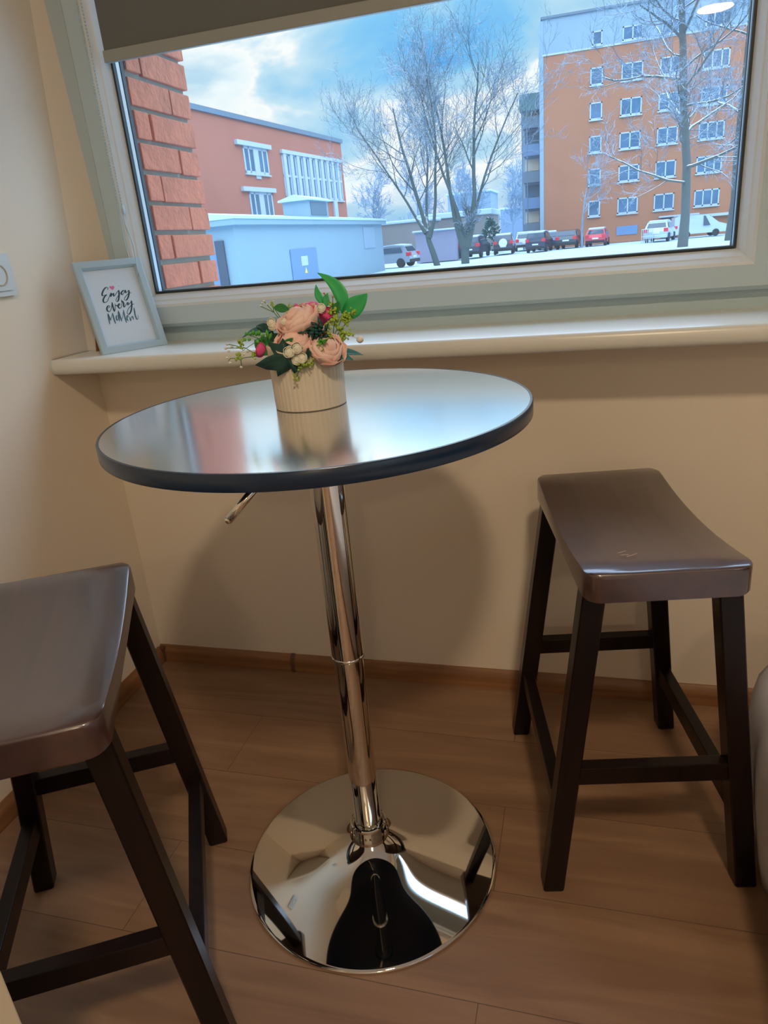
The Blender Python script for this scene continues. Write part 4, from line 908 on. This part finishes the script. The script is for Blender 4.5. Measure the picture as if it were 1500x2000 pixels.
bm = NB(); box(bm, (-12.4, hy0 - 0.04, ZG), (-11.82, hy0, 1.2)); sub(hut, obj('metal_door', bm, MT['greydoor'], hut))
# little gabled dormer on the roof of the hut
dm = thing('roof_dormer', 'small gabled vent house with dark opening on the hut roof', 'roof vent', (hx - 0.9, 33.0, 2.3))
ya, yb_ = 31.7, 34.5
bm = NB(); prism(bm, [(hx - 1.45, 2.35), (hx - 0.2, 2.35), (hx - 0.2, 3.20), (hx - 1.45, 3.20)], ya, yb_, 'y'); sub(dm, obj('wall', bm, MT['shed'], dm))
bm = NB(); prism(bm, [(hx - 1.6, 3.18), (hx - 0.05, 3.18), (hx - 0.05, 3.25), (hx - 0.80, 3.45), (hx - 1.6, 3.25)], ya - 0.2, yb_ + 0.2, 'y'); sub(dm, obj('roof', bm, MT['snow'], dm))
bm = NB(); box(bm, (hx - 0.2, 32.0, 2.55), (hx - 0.17, 34.2, 3.12)); sub(dm, obj('louvre', bm, mat('dark_louvre', (0.10, 0.17, 0.22), 0.6), dm))

# low garages and walls in the middle distance
def lowhouse(name, label, cat, x0, x1, y0, y1, h, m, snow=0.25):
    t = thing(name, label, cat, ((x0 + x1) / 2, y0, ZG))
    bm = NB(); box(bm, (x0, y0, ZG), (x1, y1, ZG + h)); sub(t, obj('wall', bm, m, t))
    bm = NB(); box(bm, (x0 - 0.2, y0 - 0.2, ZG + h), (x1 + 0.2, y1 + 0.2, ZG + h + snow), 0.08); sub(t, obj('snowy_roof', bm, MT['snow'], t))
    return t
lowhouse('kiosk', 'small lilac metal kiosk between the two big bare trees', 'kiosk', -10.9, -7.9, 52.6, 55.0, 2.1, MT['lilac'], 0.12)
lowhouse('garage_row', 'low beige garages with snow on the roof right of the white hut', 'garage', -18.4, -12.2, 64.5, 69, 3.1, MT['beige'])
lowhouse('garage_row', 'distant low garage with thick snow roof behind the kiosk', 'garage', -14.5, -7.6, 71.0, 78, 3.3, MT['beige'], 0.5)
lowhouse('distant_house', 'pale distant house half hidden in the hazy branches', 'house', -16.0, -10.5, 96, 104, 6.5, mat('hazy_pale_wall', (0.22, 0.32, 0.42), 0.9))
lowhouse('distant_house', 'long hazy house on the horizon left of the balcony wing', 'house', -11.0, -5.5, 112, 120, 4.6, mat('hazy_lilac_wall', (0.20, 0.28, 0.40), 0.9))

# ------------------------------------------------------------------ bare trees
MT['bark'] = snowy('snowy_dark_bark', (0.055, 0.080, 0.075), lo=0.40, hi=0.85)
MT['bark2'] = snowy('snow_loaded_bark', (0.085, 0.10, 0.095), lo=0.28, hi=0.6)
MT['frost'] = snowy('frosted_twigs', (0.12, 0.19, 0.26), (0.38, 0.52, 0.64), lo=-0.1, hi=0.6)
MT['hazy_far'] = snowy('hazy_snowy_twigs', (0.14, 0.24, 0.35), (0.34, 0.48, 0.62), lo=-0.2, hi=0.7)  # distance haze put into the colour: paler, bluer twigs with snow
def grow(rnd, p, d, length, r, lvl, out, cfg):
    nseg = 6 if lvl < 2 else (4 if lvl < cfg['lv'] - 1 else 3)
    pts = [p.copy()]; rad = [r]; q = p.copy(); dd_ = d.copy(); r1 = r * cfg['taper']
    for i in range(nseg):
        wob = cfg['wob'] * (cfg.get('w0', 0.5) if lvl == 0 else 1)
        dd_ = (dd_ + Vector((rnd.gauss(0, wob), rnd.gauss(0, wob), rnd.gauss(0, wob) * 0.6)) + Vector((0, 0, cfg['up'] * (1 if lvl else 0.2) + cfg.get('droop', 0) * lvl))).normalized()
        q = q + dd_ * (length / nseg); pts.append(q.copy()); rad.append(r + (r1 - r) * (i + 1) / nseg)
    out.append((pts, rad, lvl))
    if lvl >= cfg['lv']: return
    n = cfg['n'][lvl]
    for k in range(n):
        t = cfg['t0'][lvl] + (1 - cfg['t0'][lvl]) * (k + rnd.random() * 0.8) / n; t = min(t, 0.999)
        i = min(int(t * nseg), nseg - 1); f = t * nseg - i; a = pts[i].lerp(pts[i + 1], f); da = (pts[i + 1] - pts[i]).normalized()
        ang = radians(rnd.uniform(*cfg['ang'][lvl])); ax = da.orthogonal().normalized(); ax = (Matrix.Rotation(rnd.uniform(0, 2 * pi) + k * 2.4, 3, da) @ ax)
        nd = (Matrix.Rotation(ang, 3, ax) @ da).normalized()
        if cfg.get('flat') and lvl == 0: nd.z = abs(nd.z) * cfg['flat']; nd.normalize()
        rr_ = (rad[i] + (rad[i + 1] - rad[i]) * f) * rnd.uniform(*cfg['rr'])
        grow(rnd, a, nd, length * rnd.uniform(*cfg['len'][lvl]), max(rr_, cfg['rmin']), lvl + 1, out, cfg)
def tree(name, label, x, y, forks, cfg, seed, m, r0=0.3, hh=0.0, group=None):
    rnd = random.Random(seed); out = []
    t = thing(name, label, 'tree', (x, y, ZG), 0, group)
    for (pth, r, dirn, ln) in forks:
        P = [Vector(p) for p in pth]
        if len(P) > 1:
            n = len(P); out.append((P, [r0 + (r - r0) * i / (n - 1) for i in range(n)], 0))
        grow(rnd, P[-1], Vector(dirn).normalized(), ln, r, 0 if len(P) == 1 else 0, out, cfg)
    bt, bb, bw = NB(), NB(), NB()
    for pts, rad, lv in out:
        if lv == 0: tube(bt, pts, rad, 9, cap=False)
        elif lv <= 3: tube(bb, pts, rad, 5, cap=False)
        else: tube(bw, pts, rad, 3, cap=False)
    obj('trunk', bt, m[0], t, smooth=True)
    if len(bb.verts): obj('branches', bb, m[0], t, smooth=True)
    if len(bw.verts): o = obj('twigs', bw, m[1], t); o['kind'] = 'stuff'
    return t
vase = dict(lv=5, n=(8, 6, 4, 3, 2), t0=(0.18, 0.15, 0.15, 0.1, 0.1), ang=((28, 62), (25, 55), (22, 55), (20, 55), (20, 60)), len=((0.34, 0.55), (0.42, 0.62), (0.45, 0.65), (0.45, 0.7), (0.5, 0.7)), rr=(0.40, 0.56), rmin=0.009, taper=0.30, wob=0.11, up=0.10)
tree('bare_tree', 'bare snowy tree with leaning trunk, nearer the white hut', -8.3, 44.5,
     [([(0.55, 0, -0.2), (0.30, 0, 0.7), (0.05, 0, 1.5), (-0.05, 0, 2.1)], 0.13, (-0.20, 0.1, 1), 7.4), ([(-0.05, 0, 2.0), (-0.7, 0.1, 2.9)], 0.08, (-0.45, -0.1, 1), 6.2), ([(0.05, 0, 1.7), (0.45, 0, 2.6)], 0.10, (0.10, 0, 1), 7.8), ([(-0.05, 0, 2.0), (-0.1, 0.5, 2.9)], 0.085, (-0.05, 0.4, 1), 7.2)], vase, 11, (MT['bark'], MT['frost']), 0.21)
tree('bare_tree', 'bare snowy tree forking low into many stems, right of the kiosk', -5.95, 44.0,
     [([(0, 0, -0.2), (0, 0, 0.5), (0.05, 0, 1.0)], 0.24, (0.10, 0, 1), 2.0), ([(0.0, 0, 0.9), (-0.45, 0, 2.4), (-0.75, 0, 4.2)], 0.10, (-0.12, 0.1, 1), 6.4), ([(0.1, 0, 0.9), (0.5, 0, 2.2), (0.72, 0, 3.8)], 0.12, (0.04, 0, 1), 6.8), ([(0.1, 0, 1.0), (0.6, 0.3, 2.6)], 0.09, (0.28, 0.2, 1), 7.0), ([(0, 0, 1.0), (-0.3, -0.3, 3.0)], 0.09, (-0.35, -0.2, 1), 6.6)], vase, 23, (MT['bark'], MT['frost']), 0.26)
strong = dict(w0=0.18, lv=5, n=(26, 7, 5, 4, 3), t0=(0.10, 0.2, 0.15, 0.1, 0.1), ang=((50, 90), (25, 60), (25, 60), (25, 60), (25, 60)), len=((0.20, 0.36), (0.35, 0.6), (0.4, 0.65), (0.45, 0.7), (0.5, 0.7)), rr=(0.30, 0.5), rmin=0.009, taper=0.45, wob=0.19, up=0.06, droop=0.0)
tree('bare_tree', 'tall straight bare tree with snow on its boughs, in front of the orange block', 6.55, 43.5, [([(-0.15, 0, -0.2), (-0.10, 0, 1.6)], 0.24, (0.0, 0, 1), 15.5)], strong, 5, (MT['bark2'], MT['frost']), 0.30)
strong2 = dict(strong, n=(16, 6, 5, 4, 2), t0=(0.25, 0.2, 0.15, 0.1, 0.1))
tree('bare_tree', 'bare tree at the far right of the window with pale trunk', 9.6, 47.5, [([(-0.1, 0, -0.2), (0.0, 0, 2.2)], 0.24, (-0.03, 0, 1), 13.0)], strong2, 8, (MT['bark2'], MT['frost']), 0.32)
small = dict(vase, lv=4, n=(7, 6, 5, 4), rmin=0.008)
tree('bare_tree', 'small frosted tree in front of the orange wall left of the red car', 0.9, 56.0, [([(0, 0, -0.2), (0, 0, 1.2)], 0.08, (0.02, 0, 1), 4.2)], small, 31, (MT['frost'], MT['frost']), 0.10)
far = dict(vase, lv=4, n=(9, 7, 5, 4), rmin=0.022, up=0.05)
fx = [(-21, 78, 5.6, 'leftmost hazy tree of the distant tree line, beside the brick building'), (-17.5, 84, 6.4, 'hazy tree of the distant tree line above the beige garages'), (-14, 88, 5.6, 'hazy tree of the distant tree line left of the kiosk'), (-10.5, 84, 6.0, 'hazy tree of the distant tree line straight above the kiosk'),
      (-7.2, 90, 5.8, 'hazy tree of the distant tree line between the two big trees'), (-4.9, 84, 5.4, 'hazy tree of the distant tree line over the dark parked cars'), (-3.6, 92, 6.0, 'rightmost hazy tree of the distant tree line, beside the balcony wing'), (-8.6, 106, 6.8, 'hazy tree furthest back, between the distant houses')]
for i, (x, y, h, lab) in enumerate(fx):
    tree('distant_tree', lab, x, y, [([(0, 0, 0), (0, 0, 0.8)], 0.16, (random.Random(i).uniform(-.1, .1), 0, 1), h)], far, 50 + i, (MT['hazy_far'], MT['hazy_far']), 0.2, group='hazy trees of the distant tree line')
# dark evergreen bush by the cars
bm = NB(); rnd = random.Random(2)
for k in range(240):
    a = rnd.uniform(0, 2 * pi); h = rnd.uniform(0, 1) ; rr_ = (1.25 * (1 - h) ** 0.7) * rnd.uniform(0.3, 1)
    p = Vector((rr_ * cos(a), rr_ * sin(a), 0.15 + 2.6 * h)); e_ = p + Vector((cos(a) * 0.28, sin(a) * 0.28, rnd.uniform(-0.05, 0.22)))
    tube(bm, [p, (p + e_) / 2, e_], [0.10, 0.08, 0.01], 4)
o = obj('evergreen_shrub', bm, snowy('snowy_evergreen', (0.015, 0.08, 0.07), lo=0.5, hi=1.0), loc=(-6.6, 62.5, ZG)); tag(o, 'dark evergreen shrub behind the parked cars', 'shrub')

# ------------------------------------------------------------------ parked cars
MT['tyre'] = mat('tyre_rubber', (0.02, 0.022, 0.025), 0.8)
MT['carglass'] = mat('car_window_glass', (0.03, 0.06, 0.09), 0.08, spec=0.8)
MT['tail'] = mat('red_tail_light', (0.70, 0.03, 0.05), 0.3)
MT['plate'] = mat('number_plate_white', (0.75, 0.80, 0.85), 0.5)
PROF = {'hatch': [(-1.95, 0.32), (-1.98, 0.75), (-1.80, 0.98), (-1.50, 1.40), (-0.7, 1.48), (0.35, 1.42), (1.05, 0.98), (1.85, 0.80), (2.0, 0.55), (1.95, 0.30)],
        'suv': [(-2.1, 0.38), (-2.14, 0.85), (-2.05, 1.12), (-1.85, 1.60), (-0.8, 1.70), (0.45, 1.64), (1.05, 1.12), (1.95, 1.0), (2.12, 0.70), (2.05, 0.36)],
        'van': [(-2.3, 0.35), (-2.36, 0.9), (-2.32, 1.85), (-2.0, 1.98), (0.6, 1.95), (1.5, 1.20), (2.2, 0.98), (2.4, 0.65), (2.35, 0.34)]}
def car(kind, label, x, y, rz, paint, spare=False, sc=0.92, snow=True, group=None):
    t = thing('parked_car', label, 'car', (x, y, ZG), rz, group); pr = PROF[kind]; hw = 0.86
    t.scale = (sc, sc, sc)
    m = mat('car_paint', paint, 0.25, spec=0.6, coat=0.6)
    bm = NB(); top = max(z for _, z in pr); rings = []
    for s, k in ((-1.0, 0), (-0.97, 1), (0.97, 1), (1.0, 0)):
        row = []
        for (u, z) in pr:
            tum = 0.17 * max(0, (z - 0.95) / (top - 0.95)); ins = 0.04 * (1 - k)
            row.append(bm.verts.new((s * (hw - tum - ins), u * (1 - 0.01 * (1 - k)), z - (0.03 * (1 - k) if z > 1.2 else 0))))
        rings.append(row)
    for A_, B_ in zip(rings, rings[1:]):
        for i in range(len(pr)): bm.faces.new((A_[i], A_[(i + 1) % len(pr)], B_[(i + 1) % len(pr)], B_[i]))
    bm.faces.new(rings[0][::-1]); bm.faces.new(rings[-1]); bmesh.ops.recalc_face_normals(bm, faces=bm.faces[:])
    obj('body', bm, m, t, smooth='auto')
    # rear window, windscreen, side windows
    def pane(a, b, f0, f1, w0, w1, off):
        (u0, z0), (u1, z1) = a, b; dx, dz = u1 - u0, z1 - z0; l = math.hypot(dx, dz); nx_, nz_ = -dz / l * off, dx / l * off
        bm = NB(); P = [(-w0, u0 + dx * f0 + nx_, z0 + dz * f0 + nz_), (w0, u0 + dx * f0 + nx_, z0 + dz * f0 + nz_), (w1, u0 + dx * f1 + nx_, z0 + dz * f1 + nz_), (-w1, u0 + dx * f1 + nx_, z0 + dz * f1 + nz_)]
        Q = [(q[0], q[1] - nx_ * 1.5, q[2] - nz_ * 1.5) for q in P]; a_ = [bm.verts.new(q) for q in P]; b_ = [bm.verts.new(q) for q in Q]
        bm.faces.new(a_); bm.faces.new(b_[::-1])
        for i in range(4): bm.faces.new((a_[i], a_[(i + 1) % 4], b_[(i + 1) % 4], b_[i]))
        bmesh.ops.recalc_face_normals(bm, faces=bm.faces[:]); return bm
    obj('rear_window', pane(pr[2], pr[3], 0.12, 0.85, 0.68, 0.60, 0.02), MT['carglass'], t)
    k = 4 if kind == 'van' else 5
    obj('windscreen', pane(pr[k], pr[k + 1], 0.10, 0.9, 0.60, 0.70, 0.02), MT['carglass'], t)
    for s in (-1, 1):
        bm = NB(); zt = top - 0.16; zb_ = 0.98; P = [(-1.45 if kind != 'van' else 0.2, zb_), (0.80, zb_), (0.35, zt), (-1.25 if kind != 'van' else 0.2, zt)]
        a_ = [bm.verts.new((s * (hw + 0.012 - 0.17 * max(0, (z - 0.95) / (top - 0.95))), u, z)) for u, z in P]; b_ = [bm.verts.new((v.co.x - s * 0.03, v.co.y, v.co.z)) for v in a_]
        bm.faces.new(a_); bm.faces.new(b_[::-1])
        for i in range(4): bm.faces.new((a_[i], a_[(i + 1) % 4], b_[(i + 1) % 4], b_[i]))
        obj('side_window', bm, MT['carglass'], t)
        for u in (-1.25, 1.30):
            bm = NB(); tube(bm, [(s * 0.66, u, 0.31), (s * 0.87, u, 0.31)], 0.31, 20); obj('wheel', bm, MT['tyre'], t, smooth='auto')
        bm = NB(); zz = 1.0 if kind != 'hatch' else 0.84; uu = pr[1][0] - 0.02; box(bm, (min(s * 0.55, s * 0.84), uu, zz - 0.12), (max(s * 0.55, s * 0.84), uu + 0.30, zz + 0.14), 0.02); obj('tail_light', bm, MT['tail'], t)
    bm = NB(); box(bm, (-0.26, pr[1][0] - 0.015, 0.62), (0.26, pr[1][0] + 0.05, 0.73)); obj('number_plate', bm, MT['plate'], t)
    bm = NB(); box(bm, (-0.80, pr[0][0] - 0.06, 0.30), (0.80, pr[0][0] + 0.2, 0.52), 0.03); obj('bumper', bm, MT['tyre'] if sum(paint) < 1.5 else m, t)
    if snow:
        bm = NB(); a, b = pr[3], pr[5] if kind != 'van' else pr[4]
        zs = [(q[0], q[1]) for q in pr[3:6]] if kind != 'van' else [(q[0], q[1]) for q in pr[3:5]]
        pf2 = [(u, z - 0.01) for u, z in zs] + [(u, z + 0.07) for u, z in zs[::-1]]
        prism(bm, [(u, z) for u, z in pf2], -0.64, 0.64, 'x'); obj('roof_snow', bm, MT['snow'], t)
    if spare:
        bm = NB(); tube(bm, [(0.0, -2.16, 0.98), (0.0, -2.30, 0.98)], 0.36, 28); obj('spare_wheel_cover', bm, MT['plate'], t, smooth='auto', label='white spare wheel cover')
    return t
car('suv', 'dark jeep with round white spare wheel cover on its tail', -4.95, 57.6, 0.05, (0.03, 0.04, 0.06), True, 0.86)
car('suv', 'dark navy estate car second to the right of the jeep with spare wheel', -2.15, 55.8, -0.12, (0.02, 0.035, 0.07), sc=0.84)
car('hatch', 'dark blue car half hidden behind the dark navy estate', -1.75, 60.3, 0.1, (0.02, 0.06, 0.16), sc=0.9)
car('hatch', 'dark grey-green car left of the orange building wall', 0.0, 58.0, -0.15, (0.02, 0.04, 0.05), sc=0.92, snow=False)
car('hatch', 'red hatchback with snow on its rear window', 2.05, 58.2, -0.12, (0.62, 0.03, 0.05), sc=0.86)
car('hatch', 'white hatchback parked before the entrance of the orange block', 6.35, 56.4, -0.25, (0.45, 0.56, 0.66), sc=0.94)
car('van', 'white van with sloping nose behind the tall straight tree', 9.3, 59.3, -1.45, (0.45, 0.56, 0.68), sc=0.80, snow=False)
car('suv', 'dark car with snowy roof left of the jeep, behind the forked tree', -6.9, 55.3, -0.1, (0.05, 0.06, 0.09), sc=0.90)
car('hatch', 'maroon car glimpsed left of the forked tree', -8.9, 61.0, 0.2, (0.18, 0.04, 0.07), sc=0.86)
car('hatch', 'silver car with thick snow between the jeep and the navy estate', -3.75, 62.6, 0.1, (0.35, 0.42, 0.50), sc=0.96)
car('hatch', 'grey car showing beside the end wall of the white hut', -11.6, 47.4, 1.35, (0.30, 0.36, 0.42), sc=0.95, snow=True)
# trolley bay by the white hatchback
bm = NB()
for i in range(7):
    x = 4.95 + 0.12 * i; tube(bm, [(x, 54.4, ZG), (x, 54.4, ZG + 0.95)], 0.022, 6)
for z in (0.45, 0.92): tube(bm, [(4.93, 54.4, ZG + z), (5.70, 54.4, ZG + z)], 0.02, 6)
o = obj('metal_railing', bm, MT['spacer']); tag(o, 'small grey metal railing left of the white hatchback', 'railing')
